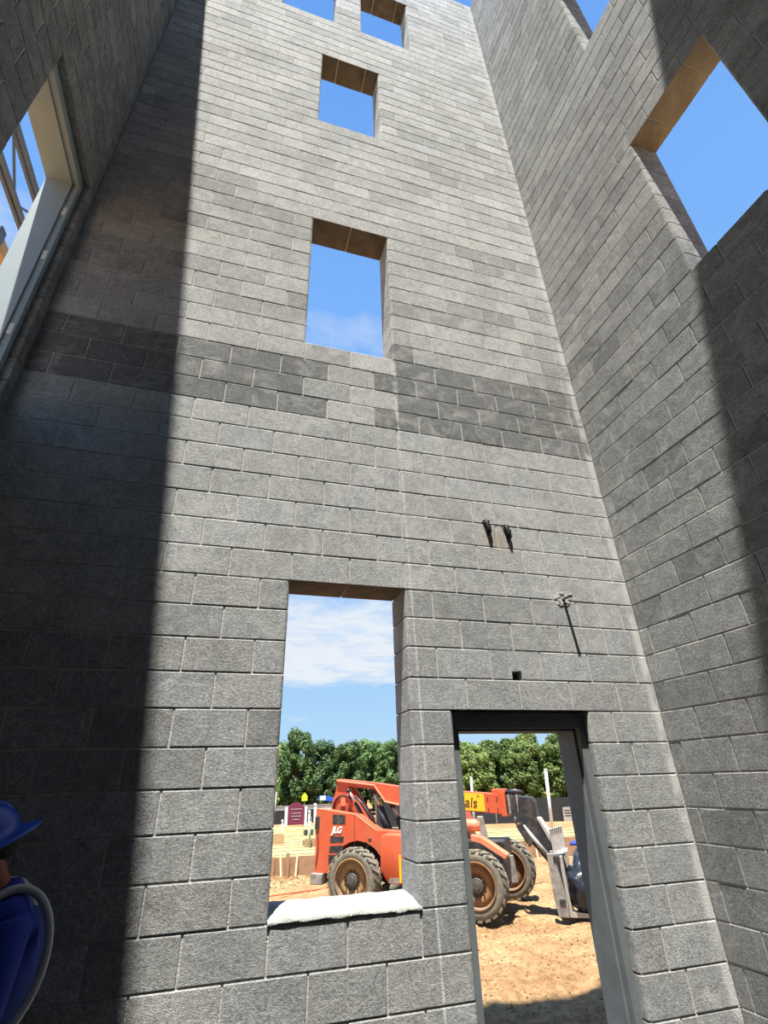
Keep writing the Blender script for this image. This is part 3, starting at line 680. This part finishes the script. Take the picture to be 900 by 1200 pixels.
for u in (.2, .42):
    for z in (1.95, 2.18): tube(bm, [(u, -.222, z), (u, -.236, z)], .016, 8)
o = obj('bolts', bm, M['black'], boom); o['kind'] = 'stuff'
bm = bmesh.new(); prism(bm, [(.60, 2.22), (1.02, 2.20), (1.02, 1.86), (.60, 1.88)], -.17, .17, 'y', .01); ib = obj('inner_boom', bm, M['black'], T)
for u in (.66, .86):
    bm = bmesh.new(); box(bm, (u, -.19, 1.86), (u + .05, .19, 2.24), .006); obj('band', bm, M['grime'], ib)
bm = bmesh.new(); tube(bm, [(.62, -.10, 2.28), (.85, -.12, 2.30), (1.02, -.10, 2.27)], [.05, .06, .04], 8); obj('hose_bundle', bm, M['black'], ib, True)
# gooseneck head bending down to the carriage
bm = bmesh.new(); prism(bm, [(.90, 2.20), (1.20, 2.18), (1.27, 2.08), (1.27, 1.70), (1.62, 1.12), (1.62, .86), (1.45, .84), (1.02, 1.36), (.86, 1.64)], -.20, .20, 'y', .015); gn = obj('boom_head', bm, M['black'], T)
bm = bmesh.new(); prism(bm, [(1.26, 1.78), (1.32, 1.76), (1.66, 1.16), (1.60, 1.10)], -.215, .215, 'y'); obj('worn_edge', bm, M['mesh_grey'], gn)
bm = bmesh.new(); prism(bm, [(.80, 1.62), (.92, 1.70), (1.16, 1.34), (1.04, 1.22)], -.33, -.22, 'y', .012); obj('tilt_link', bm, M['black'], gn)
bm = bmesh.new(); tube(bm, [(.95, -.27, 1.62), (1.48, -.27, .98)], .05, 10); obj('tilt_cylinder', bm, M['grime'], gn, True)
bm = bmesh.new(); tube(bm, [(.80, -.24, 1.80), (.78, -.25, 1.70), (.84, -.25, 1.62)], .022, 6); obj('hose', bm, M['black'], gn, True)
# lift cylinders under the boom
for (a, b, r, nm) in (((-3.42, -.30, 2.40), (-2.95, -.34, 1.74), .050, 'lift_cylinder'), ((-2.83, -.05, 2.40), (-2.38, -.10, 1.45), .105, 'lift_cylinder'), ((-2.36, .14, 2.06), (-2.06, .14, 1.36), .085, 'lift_cylinder')):
    A, B = Vector(a), Vector(b); mid = A.lerp(B, .42)
    bm = bmesh.new(); tube(bm, [mid, B], r, 12); cyl = obj(nm, bm, M['black'], T, True)
    bm = bmesh.new(); tube(bm, [A, mid], r*.55, 10); obj('rod', bm, M['chrome'], cyl, True)
    bm = bmesh.new(); tube(bm, [A + Vector((0, -.09, 0)), A + Vector((0, .09, 0))], r*.9, 10); obj('pin', bm, M['black'], cyl, True)
bm = bmesh.new(); tube(bm, [(-3.2, -.40, 2.28), (-3.0, -.40, 2.12), (-2.85, -.42, 1.95), (-2.62, -.42, 1.66)], .035, 8); obj('hose', bm, M['black'], T, True)
bm = bmesh.new(); tube(bm, [(-4.02, -.30, 2.36), (-3.92, -.34, 2.44), (-3.80, -.30, 2.55)], .016, 6); obj('hose', bm, M['black'], T, True)
# front fender step and pink-dusted frame between the wheels
bm = bmesh.new(); prism(bm, [(-.10, 1.50), (.12, 1.46), (.66, 1.14), (.60, 1.06), (.10, 1.36), (-.10, 1.38)], -.92, -.62, 'y', .01); fd = obj('front_fender', bm, M['orange_edge'], T)
bm = bmesh.new(); prism(bm, [(.46, 1.10), (.70, 1.10), (.74, .62), (.50, .62)], -.60, -.48, 'y', .01); obj('stabiliser_plate', bm, M['grime'], T)
bm = bmesh.new(); prism(bm, [(.02, 1.84), (.16, 1.84), (.24, 1.36), (.10, 1.36)], -.74, -.64, 'y', .02); obj('mirror_post', bm, M['grime'], T)
bm = bmesh.new(); tube(bm, [(-.35, -.62, 1.66), (.08, -.66, 1.66)], .12, 12); obj('lamp_housing', bm, M['orange_edge'], T, True)
bm = bmesh.new(); box(bm, (-1.2, -.40, .9), (.5, .40, 1.35), .03); obj('front_frame', bm, M['black'], T)
# operator cab on the far side, below boom height from here
bm = bmesh.new(); prism(bm, [(-1.85, .85), (-.55, .85), (-.50, 1.50), (-.75, 2.42), (-1.55, 2.42), (-1.85, 1.6)], .46, 1.10, 'y', .03); cab = obj('cab', bm, M['orange'], T)
bm = bmesh.new(); prism(bm, [(-1.70, 1.62), (-.66, 1.56), (-.83, 2.32), (-1.48, 2.32)], 1.095, 1.115, 'y'); obj('cab_window', bm, M['black_clean'], cab)
bm = bmesh.new(); prism(bm, [(-1.70, 1.62), (-.66, 1.56), (-.83, 2.32), (-1.48, 2.32)], .445, .465, 'y'); obj('cab_window', bm, M['black_clean'], cab)
# fork carriage
cr_ = empty('carriage', (0, 0, 0), 0, T)
for v in (-.66, -.22, .22, .66):
    bm = bmesh.new(); prism(bm, [(1.44, 1.16), (1.58, 1.16), (1.72, .30), (1.70, .10), (1.50, .10), (1.46, .40)], v - .05, v + .05, 'y', .01); obj('upright', bm, M['grime'], cr_)
for z in (1.06, .34):
    bm = bmesh.new(); box(bm, (1.56, -.72, z - .06), (1.68, .72, z + .06), .01); obj('rail', bm, M['black'], cr_)
for v in (-.50, .50):
    bm = bmesh.new(); prism(bm, [(1.66, 1.10), (1.72, 1.10), (1.76, .17), (2.85, .13), (2.85, .10), (1.70, .08)], v - .07, v + .07, 'y', .006); obj('fork', bm, M['mesh_grey'], cr_)
# guard screen standing over the carriage
bm = bmesh.new(); prism(bm, [(1.50, 1.56), (1.79, 1.63), (1.79, 1.17), (1.52, 1.07)], -.26, -.20, 'y', .008); gd = obj('guard_screen', bm, M['mesh_grey'], cr_)
for k in range(6):
    u = 1.535 + k*.042; z = 1.455 + k*.0095
    bm = bmesh.new(); prism(bm, [(u, z), (u + .018, z + .004), (u + .018, z + .11), (u, z + .106)], -.266, -.255, 'y'); obj('slot', bm, M['black'], gd)
bm = bmesh.new(); prism(bm, [(1.48, 1.03), (1.83, 1.16), (1.83, 1.22), (1.48, 1.09)], -.30, -.18, 'y', .006); obj('guard_foot', bm, M['pvc'], gd)
# load on the forks
ld = empty('rolled_sheeting', (0, 0, 0)); ld.location = T.location; ld.rotation_euler = (0, 0, HEAD)
tag(ld, 'black plastic sheeting bundle lying on the telehandler forks', 'sheeting')
bm = bmesh.new(); bmesh.ops.create_icosphere(bm, subdivisions=4, radius=1)
for v in bm.verts:
    n = v.co.copy(); k = 1 + .22*mnoise.fractal(n*2.1, .8, 2, 5)
    n = Vector([math.copysign(abs(c)**.72, c) for c in n])
    v.co = Vector((2.16 + n.x*.44*k, -.22 + n.y*.48*k, .57 + n.z*.42*k))
    v.co.z = max(v.co.z, .145)
obj('bundle', bm, M['tarp'], ld, True)
bs = empty('blue_sheet', (0, 0, 0)); bs.location = T.location; bs.rotation_euler = (0, 0, HEAD)
tag(bs, 'blue and white plastic bag resting behind the black bundle', 'bag')
bm = bmesh.new(); bmesh.ops.create_icosphere(bm, subdivisions=3, radius=1)
for v in bm.verts:
    n = v.co.copy(); k = 1 + .14*mnoise.fractal(n*2.1 + Vector((5, 0, 0)), 1, 2, 4)
    v.co = Vector((2.22 + n.x*.42*k, .36 + n.y*.26*k, .74 + n.z*.50*k))
obj('bag', bm, M['cloth_blue'], bs, True)
bm = bmesh.new(); box(bm, (1.85, .10, 1.225), (2.5, .60, 1.275), .01); obj('lid', bm, M['vest'], bs)

# ------------------------------------------------------------------ slab pad with forms, beyond the machine
pad = empty('slab_pad', (0, 16.3, -.75)); tag(pad, 'raised slab bed covered in yellow sheeting with rows of cable', 'slab bed')
bm = bmesh.new(); prism(bm, [(-7, .06), (14.5, .06), (10.4, 4.16), (.7, 13.9), (-7, 21.6)], -.1, .53, 'z'); obj('earth_bed', bm, M['soil'], pad)
for i in range(7):
    x0 = -7 + i*3.0
    bm = bmesh.new(); box(bm, (x0 + .01, 0, -.02), (x0 + 2.99, .045, .54 + (.02 if i % 2 else 0)), .004); obj('form_board', bm, M['formwood'], pad)
for i in range(14):
    y0 = .07 + i*1.5; xe = 14.2 - y0
    bm = bmesh.new(); prism(bm, [(-6.95, y0), (xe, y0), (xe - 1.5, y0 + 1.51), (-6.95, y0 + 1.51)], .532, .540 + .004*(i % 2), 'z'); o = obj('sheet_strip', bm, M['sheet'], pad)
for i in range(27):
    y = .35 + i*1.0; xe = 14.0 - y
    if xe < -4: break
    bm = bmesh.new(); tube(bm, [(-6.9 + (xe + 6.9)*k/7, y + rnd.uniform(-.06, .06), .575 + rnd.uniform(-.015, .015)) for k in range(8)], .020, 5); obj('cable', bm, M['cable'], pad)
for x in (-1.9, -.85, -.30, .9, 2.4, 4.4, 6.4, 8.4, 10.4):
    lean = -.10 if abs(x + .85) < .1 else .12
    bm = bmesh.new(); tube(bm, [(x - lean*.5, -.18, -.06), (x + lean*.0, -.035, .62)], .032, 4); obj('stake', bm, M['stake'], pad)
bm = bmesh.new(); box(bm, (-.66, -.10, -.02), (-.56, -.01, .66), .004); obj('peg', bm, M['formwood'], pad)
for (x, y, w, l, lab) in ((-.62, 19.9, .62, .34, 'tan wooden block-out box at the left on the yellow slab bed'), (.70, 18.6, .85, .22, 'low brown block-out box between two grey pipes on the yellow bed'), (1.25, 23.2, .5, .2, 'small dark block-out farther back on the yellow slab bed')):
    bo = empty('blockout_box', (x, y, -.21)); tag(bo, lab, 'box')
    for (a, b) in (((-w/2, 0, .0), (w/2, .04, l)), ((-w/2, .5, 0), (w/2, .54, l)), ((-w/2, .041, 0), (-w/2 + .04, .499, l)), ((w/2 - .04, .041, 0), (w/2, .499, l))):
        bm = bmesh.new(); box(bm, a, b); obj('board', bm, M['formwood'] if w > .6 and l < .3 else (M['timber'] if l > .3 else M['black']), bo)
for (x, y, h, r, m, lab) in ((.42, 18.4, .95, .035, 'greypipe', 'grey stub pipe at the left end of the low brown box'), (1.02, 18.4, .98, .035, 'greypipe', 'grey stub pipe at the right end of the low brown box'), (-.35, 20.6, .8, .03, 'pvc', 'thin pale pipe rising behind the tan box on the slab bed'), (1.05, 22.6, 1.0, .045, 'pvc', 'white stub pipe standing just left of its taller twin'), (1.35, 22.9, 1.25, .05, 'pvc', 'tallest white stub pipe on the yellow slab bed'), (2.0, 24.5, .7, .04, 'pvc', 'short white stub pipe nearest the telehandler body')):
    e = empty('stub_pipe', (x, y, -.21)); tag(e, lab, 'pipe', 'stub pipes on the slab bed')
    bm = bmesh.new(); tube(bm, [(0, 0, 0), (.01, 0, h)], r, 8); obj('pipe', bm, M[m], e, True)
    bm = bmesh.new(); lathe(bm, [(r*1.3, h - .06), (r*1.3, h + .01), (.0001, h + .012)], 8, 'z', False); obj('cap', bm, M[m], e)
# string line on the soil
bm = bmesh.new(); tube(bm, [(-4, 12.6, ground_z(-4, 12.6) + .03), (-1.48, 13.28, ground_z(-1.48, 13.28) + .05), (-.14, 13.77, ground_z(-.14, 13.77) + .05), (1.6, 14.3, ground_z(1.6, 14.3) + .04)], .022, 6)
tag(obj('string_line', bm, M['redline'], smooth=True), 'orange string line stretched low across the clay', 'string')
# white poles
def pole(x, y, zb, dx, h, r, lab):
    e = empty('marker_pole', (x, y, zb)); tag(e, lab, 'pole')
    bm = bmesh.new(); tube(bm, [(0, 0, 0), (dx*.5, 0, h*.5), (dx, 0, h)], r, 8); obj('shaft', bm, M['pvc'], e, True)
    bm = bmesh.new(); lathe(bm, [(r*1.15, h - .05), (r*1.15, h + .005), (.0001, h + .006)], 8, 'z', False)
    for v in bm.verts: v.co.x += dx
    obj('cap', bm, M['pvc'], e)
pole(-.83, 20, -.21, .10, 1.80, .035, 'white pole at the left edge of the low window view')
pole(14.09, 24, -.75, .17, 2.96, .085, 'tall leaning white pole behind the fork carriage')
pole(9.64, 24, -.75, .09, 2.69, .06, 'white pole rising behind the yellow part of the boom')

# ------------------------------------------------------------------ boundary
fn = empty('screen_fence', (0, 0, 0)); tag(fn, 'black screened site fence running below the trees', 'fence')
def fence_z(x): return -.75
segs = []
a = Vector((7, 32.9, 0)); b = Vector((42, 23.9, 0)); n = 14
for i in range(n):
    p = a.lerp(b, i/n); q = a.lerp(b, (i+1)/n); d = (q - p).normalized(); w = Vector((-d.y, d.x, 0))*.02
    bm = bmesh.new(); vs = []
    for (pt, z) in ((p, -.78), (q, -.78), (q, .60), (p, .60)):
        for s in (-1, 1): vs.append(bm.verts.new((pt.x + w.x*s, pt.y + w.y*s, z)))
    for f in ((0, 2, 4, 6), (1, 7, 5, 3), (0, 1, 3, 2), (2, 3, 5, 4), (4, 5, 7, 6), (6, 7, 1, 0)): bm.faces.new([vs[k] for k in f])
    o = obj('screen_panel', bm, M['screen'], fn)
    bm = bmesh.new(); tube(bm, [(p.x, p.y - .06, -.8), (p.x, p.y - .06, .66)], .035, 6); obj('post', bm, M['grime'], fn)
    if i == 4:
        bm = bmesh.new(); c = p.lerp(q, .80); prism(bm, [(c.x - .35, -.75), (c.x + .33, -.75), (c.x + .30, .05), (c.x - .30, .05)], c.y - .14, c.y - .10, 'y'); nb = obj('notice_board', bm, M['mesh_grey'], fn)
        for k in range(3):
            bm = bmesh.new(); box(bm, (c.x - .22, c.y - .150, -.45 + .15*k), (c.x + .2, c.y - .141, -.40 + .15*k)); obj('dark_band', bm, M['black'], nb)
wb = empty('white_barrier', (0, 41, -.78)); tag(wb, 'low white boundary wall with dark screens behind the maroon sign', 'wall')
bm = bmesh.new(); box(bm, (-12, 0, 0), (7.9, .18, 1.12), .02); obj('panel', bm, M['white_board'], wb)
bm = bmesh.new(); box(bm, (-12.05, -.04, 1.125), (7.95, .22, 1.20), .01); obj('coping', bm, M['grime'], wb)
for x in (-10.6, -7.6, -4.6, -1.6, 1.35, 3.85, 6.2):
    bm = bmesh.new(); box(bm, (x, -.05, .06), (x + .8, -.005, .93), .005); obj('dark_screen', bm, M['screen'], wb)
sg = empty('site_sign', (2.6, 38, -.75)); tag(sg, 'maroon arched sign board standing before the trees', 'sign')
bm = bmesh.new(); prism(bm, [(-.58, .10), (.58, .10), (.58, 1.12), (.45, 1.30), (.2, 1.43), (-.08, 1.45), (-.35, 1.38), (-.58, 1.20)], -.05, .05, 'y', .01); bd_ = obj('board', bm, M['maroon'], sg)
for z, w in ((1.05, .40), (.80, .32), (.62, .36), (.42, .25)):
    bm = bmesh.new(); box(bm, (-w, -.062, z - .022), (w, -.048, z + .022)); obj('text_band', bm, M['mesh_grey'], bd_)
for x in (-.68, .68):
    bm = bmesh.new(); box(bm, (x - .09, -.08, 0), (x + .09, .08, 1.18), .01); obj('side_post', bm, M['white_board'], sg)
ls = empty('school_sign', (3.3, 39, -.75)); tag(ls, 'lime yellow house-shaped road sign on a post', 'sign')
bm = bmesh.new(); prism(bm, [(-.21, 1.50), (.21, 1.50), (.21, 1.82), (0, 2.04), (-.21, 1.82)], -.035, -.01, 'y'); obj('plate', bm, M['lime'], ls)
bm = bmesh.new(); box(bm, (-.03, -.01, 0), (.03, .03, 1.95)); obj('post', bm, M['grime'], ls)
bc = empty('canopy', (5.0, 39.5, -.75)); tag(bc, 'small blue and white canopy behind the telehandler hump', 'canopy')
bm = bmesh.new(); prism(bm, [(-.5, 1.48), (.55, 1.40), (.55, 1.62), (-.1, 1.80), (-.5, 1.74)], -.4, .4, 'y', .01); cv = obj('cover', bm, M['bluesign'], bc)
bm = bmesh.new(); box(bm, (-.55, -.43, 1.50), (-.12, -.40, 1.78)); obj('white_flap', bm, M['white_board'], cv)
for x in (-.45, .5):
    for y in (-.35, .35):
        bm = bmesh.new(); tube(bm, [(x, y, 0), (x, y, 1.5)], .025, 6); obj('leg', bm, M['grime'], bc)

# ------------------------------------------------------------------ trees
def foliage_mesh(name, seed, nclump, nleaf, size, hgt):
    """crown of unit-ish radius 2 m, hgt tall, reaching nearly to the ground, lumpy clusters of leaves"""
    r = random.Random(seed); v = []; f = []; cl = []
    for i in range(nclump):
        a = r.uniform(0, 2*pi); h = r.uniform(0.03, 1)**.85
        rad = 1.9*(1.0 - .72*h**2.6)*math.sqrt(r.uniform(.12, 1))
        cl.append((Vector((rad*cos(a), rad*sin(a), .35 + (hgt - .75)*h)), r.uniform(.34, .66)))
    for i in range(nleaf):
        c, s = r.choice(cl)
        d = Vector((r.gauss(0, 1), r.gauss(0, 1), r.gauss(0, 1))).normalized()*s*r.uniform(.55, 1.1)
        p = c + Vector((d.x, d.y, d.z*.85))
        nrm = (d.normalized() + Vector((r.uniform(-.7, .7), r.uniform(-.7, .7), r.uniform(-.2, .9)))).normalized()
        t = nrm.cross(Vector((r.random(), r.random(), r.random()))).normalized(); bt = nrm.cross(t)
        k = size*r.uniform(.6, 1.4); b0 = len(v)
        v += [tuple(p + t*k), tuple(p + bt*k*.6), tuple(p - t*k), tuple(p - bt*k*.6)]; f.append((b0, b0+1, b0+2, b0+3))
    me = bpy.data.meshes.new(name); me.from_pydata(v, [], f); me.update(); return me
protos = {}
for nm, key, seed in (('leaf_dark', 'd', 3), ('leaf_dark', 'e', 4), ('leaf_light', 'l', 5), ('leaf_light', 'm', 6), ('leaf_pale', 'p', 8)):
    me = foliage_mesh('foliage', seed, 70, 11000, .115, 6.0); me.materials.append(M[nm]); protos[key] = me
def trunk_mesh(seed):
    r = random.Random(seed); bm = bmesh.new()
    tube(bm, [(0, 0, -.02), (.01, .01, .25), (-.02, 0, .5), (.01, .02, .85)], [.06, .045, .035, .01], 7)
    for k in range(5):
        a = r.uniform(0, 6.28); z = r.uniform(.25, .55)
        tube(bm, [(0, 0, z), (.28*cos(a), .28*sin(a), z + .14), (.6*cos(a), .6*sin(a), z + .25)], [.025, .016, .005], 5)
    bmesh.ops.recalc_face_normals(bm, faces=bm.faces)
    me = bpy.data.meshes.new('trunk'); bm.to_mesh(me); bm.free(); me.materials.append(M['bark']); return me
tks = [trunk_mesh(i) for i in range(3)]
def tree(x, y, h, w, key, lab, grp, rz):
    e = empty('tree', (x, y, -.8), rz); tag(e, lab, 'tree', grp)
    o = link('foliage', protos[key], e); o.scale = (w/2, w/2, h/6.0); o['kind'] = 'stuff'
    t = link('trunk', tks[int(x*7) % 3], e); t.scale = (w*.9, w*.9, h*.9)
ords = ['first', 'second', 'third', 'fourth', 'fifth', 'sixth', 'seventh', 'eighth', 'ninth', 'tenth', 'eleventh', 'twelfth']
rt = random.Random(12)
dark = [(-2.5, 47, 6.0, 2.2), (1.2, 49, 6.2, 2.1), (3.9, 47, 7.2, 2.0), (6.4, 49, 6.4, 2.0), (8.4, 47, 6.1, 2.0), (10.6, 49, 6.4, 2.1), (12.6, 47, 6.2, 1.9), (15.0, 48.5, 6.4, 2.2)]
for i, (x, y, h, w) in enumerate(dark):
    tree(x, y, h, w, 'de'[i % 2], 'dark green tree behind the white boundary wall, %s from the left' % ords[i], 'dark trees beyond the boundary wall', rt.uniform(0, 6))
back = [(3.0, 54, 6.6, 3.0), (8.0, 55, 6.4, 3.2), (13, 55, 6.6, 3.2), (18, 54, 6.4, 3.2), (-5.5, 50, 6.2, 2.9), (-11.0, 51, 6.5, 3.1)]
for i, (x, y, h, w) in enumerate(back):
    tree(x, y, h, w, 'ed'[i % 2], ['broad dark tree in the rearmost row, %s from the left' % ords[i + 2], 'broad dark tree beyond the left end of the near row, %s from the left' % ords[(5 - i) % 6]][i > 3], 'rear row of dark trees', rt.uniform(0, 6))
light = [(16.6, 43, 5.7, 2.0), (18.6, 42, 5.5, 1.9), (20.8, 43, 5.9, 2.0), (22.6, 41.5, 5.4, 1.9), (24.6, 42.5, 6.5, 2.0), (26.6, 41, 6.2, 1.9), (28.6, 42, 7.0, 2.2), (31.2, 41, 6.4, 2.3), (34.2, 41, 6.3, 2.3), (37.4, 40, 6.2, 2.3)]
for i, (x, y, h, w) in enumerate(light):
    tree(x, y, h, w, 'lm'[i % 2], 'light green tree behind the black site fence, %s from the left' % ords[i], 'light green trees beyond the site fence', rt.uniform(0, 6))
for i, (x, y, h, w) in enumerate([(20, 47, 6.0, 2.8), (25, 47, 6.3, 2.9), (30, 46, 6.6, 3.0), (35.5, 46, 6.6, 3.0)]):
    tree(x, y, h, w, 'ml'[i % 2], 'bushy green tree in the back row above the fence, %s from the left' % ords[i], 'rear row of light trees', rt.uniform(0, 6))
tree(-.15, 33, 6.1, 1.05, 'p', 'slim pale green tree at the left edge of the low window', None, .4)

# ------------------------------------------------------------------ roof steel seen through the upper left doorway
def bar_joist(x, z0, dep, y0, y1, lab, grp):
    e = empty('bar_joist', (x, y0, z0)); tag(e, lab, 'steel joist', grp); L = y1 - y0
    for z in (0, dep):
        for s in (-.035, .035):
            bm = bmesh.new(); box(bm, (s - .022, 0, z - .03), (s + .022, L, z + .03)); obj('chord', bm, M['joist'], e)
    n = int(L/.62)
    for k in range(n):
        a, b = k*L/n, (k + 1)*L/n; up = k % 2
        bm = bmesh.new(); tube(bm, [(0, a, 0 if up else dep), (0, b, dep if up else 0)], .018, 6); obj('web', bm, M['joist'], e)
bar_joist(-6.5, 8.68, .66, -1.5, 6.5, 'dark open-web roof joist crossing the upper left doorway', None)
e = empty('roof_beam', (-6.5, -1.5, 7.92)); tag(e, 'brown timber beam below the steel joist in the left doorway', 'beam')
bm = bmesh.new(); box(bm, (-.07, 0, -.09), (.07, 8, .09), .006); obj('beam', bm, M['timber'], e)
bm = bmesh.new(); box(bm, (-.10, 3.2, -.12), (.10, 3.32, .12), .004); obj('strap', bm, M['joist'], e)

# ------------------------------------------------------------------ worker at the left edge
def skinned(name, joints, edges, m, parent, root=0, sub=2):
    """joints: (x,y,z,r) or (x,y,z,rx,ry)"""
    me = bpy.data.meshes.new(name); me.from_pydata([j[:3] for j in joints], edges, []); me.update()
    o = link(name, me, parent)
    k = o.modifiers.new('skin', 'SKIN'); k.use_smooth_shade = True
    for i, j in enumerate(joints):
        s = me.skin_vertices[0].data[i]; s.radius = (j[3], j[4] if len(j) > 4 else j[3]); s.use_root = (i == root)
    sb = o.modifiers.new('smooth', 'SUBSURF'); sb.levels = sub; sb.render_levels = sub
    me.materials.append(m)
    return o
PX, PY = -3.93, -.50
P = empty('person', (PX, PY, 0), R(203)); P.scale = (1, 1, .988)      # local +x is where the person faces; turned to face the left wall
tag(P, 'worker in blue hard hat, blue shirt and vest with grey tape, head bowed', 'person')
# local frame: x forward, y to the person's left (towards the camera after the turn), z up
J_ = []; E_ = []
def add(p, prev=None):
    J_.append(p); i = len(J_) - 1
    if prev is not None: E_.append((prev, i))
    return i
pel = add((-.02, 0, .95, .095, .115)); sp1 = add((-.05, 0, 1.10, .09, .115), pel); sp2 = add((-.09, 0, 1.28, .125, .165), sp1); sp3 = add((-.10, 0, 1.42, .10, .13), sp2)
nk = add((-.055, 0, 1.50, .062), sp3); nk2 = add((-.015, 0, 1.565, .060), nk); hd = add((.03, 0, 1.645, .088, .080), nk2); hd2 = add((.06, 0, 1.70, .082, .074), hd)
chin = add((.105, 0, 1.585, .040), hd)
for s in (1, -1):
    sh = add((-.09, s*.18, 1.42, .068), sp3); el = add((-.06, s*.255, 1.13, .048), sh); wr = add((.14, s*.21, .97, .032), el); pm = add((.215, s*.19, .945, .034, .020), wr)
    for k, (dy, ln) in enumerate(((-.030, .070), (-.010, .082), (.011, .077), (.030, .060))):
        a = add((.255, s*(.19 + dy*.8), .938, .0095), pm); b = add((.255 + ln*.55, s*(.19 + dy), .918, .0088), a); add((.255 + ln*.85, s*(.19 + dy), .885, .0075), b)
    t0 = add((.20, s*.155, .935, .011), pm); add((.245, s*.135, .915, .009), t0)
    hp = add((-.01, s*.095, .88, .078), pel); kn = add((.02, s*.11, .50, .062), hp); an = add((-.02, s*.115, .09, .042), kn); add((.13, s*.13, .04, .036), an)
body = skinned('body', J_, E_, M['skin'], P)
# face: nose, ears, eyes
bm = bmesh.new(); tube(bm, [(.135, 0, 1.70), (.165, 0, 1.665), (.150, 0, 1.645)], [.010, .016, .010], 8); obj('nose', bm, M['skin'], P, True)
for s in (1, -1):
    bm = bmesh.new(); lathe(bm, [(.004, -.008), (.026, -.004), (.030, .004), (.012, .010)], 12, 'y'); o = obj('ear', bm, M['skin'], P, True, (.015, s*.083, 1.655))
    o.scale = (.75, 1, 1.15)
    bm = bmesh.new(); bmesh.ops.create_uvsphere(bm, u_segments=10, v_segments=6, radius=.012); obj('eye', bm, M['white'], P, True, (.128, s*.032, 1.705))
bm = bmesh.new(); tube(bm, [(.150, -.022, 1.612), (.155, 0, 1.615), (.150, .022, 1.612)], .006, 6); obj('mouth', bm, M['maroon'], P, True)
bm = bmesh.new(); bmesh.ops.create_icosphere(bm, subdivisions=3, radius=1)
for v in bm.verts: v.co = Vector((.012 + v.co.x*.098, v.co.y*.090, 1.690 + v.co.z*.075 - .20*max(0, -v.co.x)*.1))
obj('hair', bm, M['hair'], P, True)
# shirt and sleeves
SJ = []; SE = []
def sadd(p, prev=None):
    SJ.append(p); i = len(SJ) - 1
    if prev is not None: SE.append((prev, i))
    return i
a00 = sadd((-.01, 0, .80, .165, .20)); a0 = sadd((-.02, 0, .93, .165, .20), a00); a1 = sadd((-.05, 0, 1.10, .150, .180), a0); a2 = sadd((-.09, 0, 1.28, .152, .195), a1); a3 = sadd((-.10, 0, 1.425, .120, .150), a2); a4 = sadd((-.070, 0, 1.505, .082), a3); sadd((-.050, 0, 1.545, .078), a4)
for s in (1, -1):
    b0 = sadd((-.09, s*.19, 1.43, .085), a3); b1 = sadd((-.075, s*.245, 1.28, .075), b0); b2 = sadd((-.06, s*.262, 1.13, .066), b1); b3 = sadd((.04, s*.235, 1.05, .056), b2); sadd((.125, s*.212, .985, .046), b3)
shirt = skinned('shirt', SJ, SE, M['shirt'], P); shirt['label'] = 'royal blue long-sleeved shirt'
VJ = [(-.02, 0, .90, .178, .215), (-.05, 0, 1.10, .150, .182), (-.093, 0, 1.28, .163, .196), (-.105, 0, 1.40, .135, .165), (-.10, 0, 1.47, .085, .125)]
vest = skinned('vest', VJ, [(0, 1), (1, 2), (2, 3), (3, 4)], M['vest'], P); vest['label'] = 'navy work vest'
# reflective tape: ring round each arm hole and a band down the back
for s in (1, -1):
    bm = bmesh.new(); pts = []
    for k in range(33):
        a = 2*pi*k/32
        pts.append((-.085 + .150*cos(a) - .015*sin(a), s*(.180 - .040*sin(a) + .015*abs(cos(a))), 1.318 + .218*sin(a)))
    tube(bm, pts, .015, 8)
    obj('armhole_tape', bm, M['tape'], P, True)
bm = bmesh.new()
pts = [(-.045 + .160*cos(a), .188*sin(a), 1.06) for a in [2*pi*k/28 for k in range(28)]]
v0 = [bm.verts.new((x, y, z - .025)) for x, y, z in pts]; v1 = [bm.verts.new((x*1.0, y, z + .025)) for x, y, z in pts]
for k in range(28): bm.faces.new((v0[k], v0[(k+1) % 28], v1[(k+1) % 28], v1[k]))
obj('waist_tape', bm, M['tape'], P, True)
TJ = [(-.02, 0, 1.0, .150, .185), (-.01, 0, .88, .150, .185)]; TE = [(0, 1)]
for s in (1, -1):
    i = len(TJ); TJ += [(-.01, s*.10, .82, .112), (.02, s*.115, .50, .082), (-.01, s*.12, .14, .072)]; TE += [(1, i), (i, i+1), (i+1, i+2)]
tro = skinned('trousers', TJ, TE, M['trouser'], P)
for s in (1, -1):
    bm = bmesh.new(); prism(bm, [(-.10, 0), (.20, 0), (.21, .05), (.15, .10), (.05, .13), (.04, .22), (-.09, .22), (-.11, .08)], s*.12 - .055, s*.12 + .055, 'y', .02); obj('boot', bm, M['boot'], P, True)
# hard hat, tipped forward with the head so the rear brim lifts
bm = bmesh.new()
prof = [(.205, -.012), (.200, -.004), (.165, .004), (.142, .012), (.140, .040), (.132, .080), (.108, .118), (.070, .142), (.030, .152), (.0001, .154)]
lathe(bm, prof, 36, 'z', False)
for v in bm.verts:
    r = math.hypot(v.co.x, v.co.y)
    if r > .15: v.co.z -= .02*(1 - abs(v.co.x)/r) 
    v.co.x *= 1.10; v.co.y *= .95
hat = obj('hard_hat', bm, M['hat'], P, True, (.065, 0, 1.672)); hat.rotation_euler = (0, R(24), 0); hat['label'] = 'blue full-brim hard hat'
sl = hat.modifiers.new('shell', 'SOLIDIFY'); sl.thickness = .004
for k in (-1, 0, 1):
    bm = bmesh.new(); pts = []
    for i in range(13):
        a = R(28 + i*124/12); y = k*.042
        pts.append((.148*cos(a), y*(1 - .1*abs(cos(a))), .035 + .122*sin(a) - (.008 if k else 0)))
    tube(bm, pts, .009, 6); obj('ridge', bm, M['hat'], hat, True)
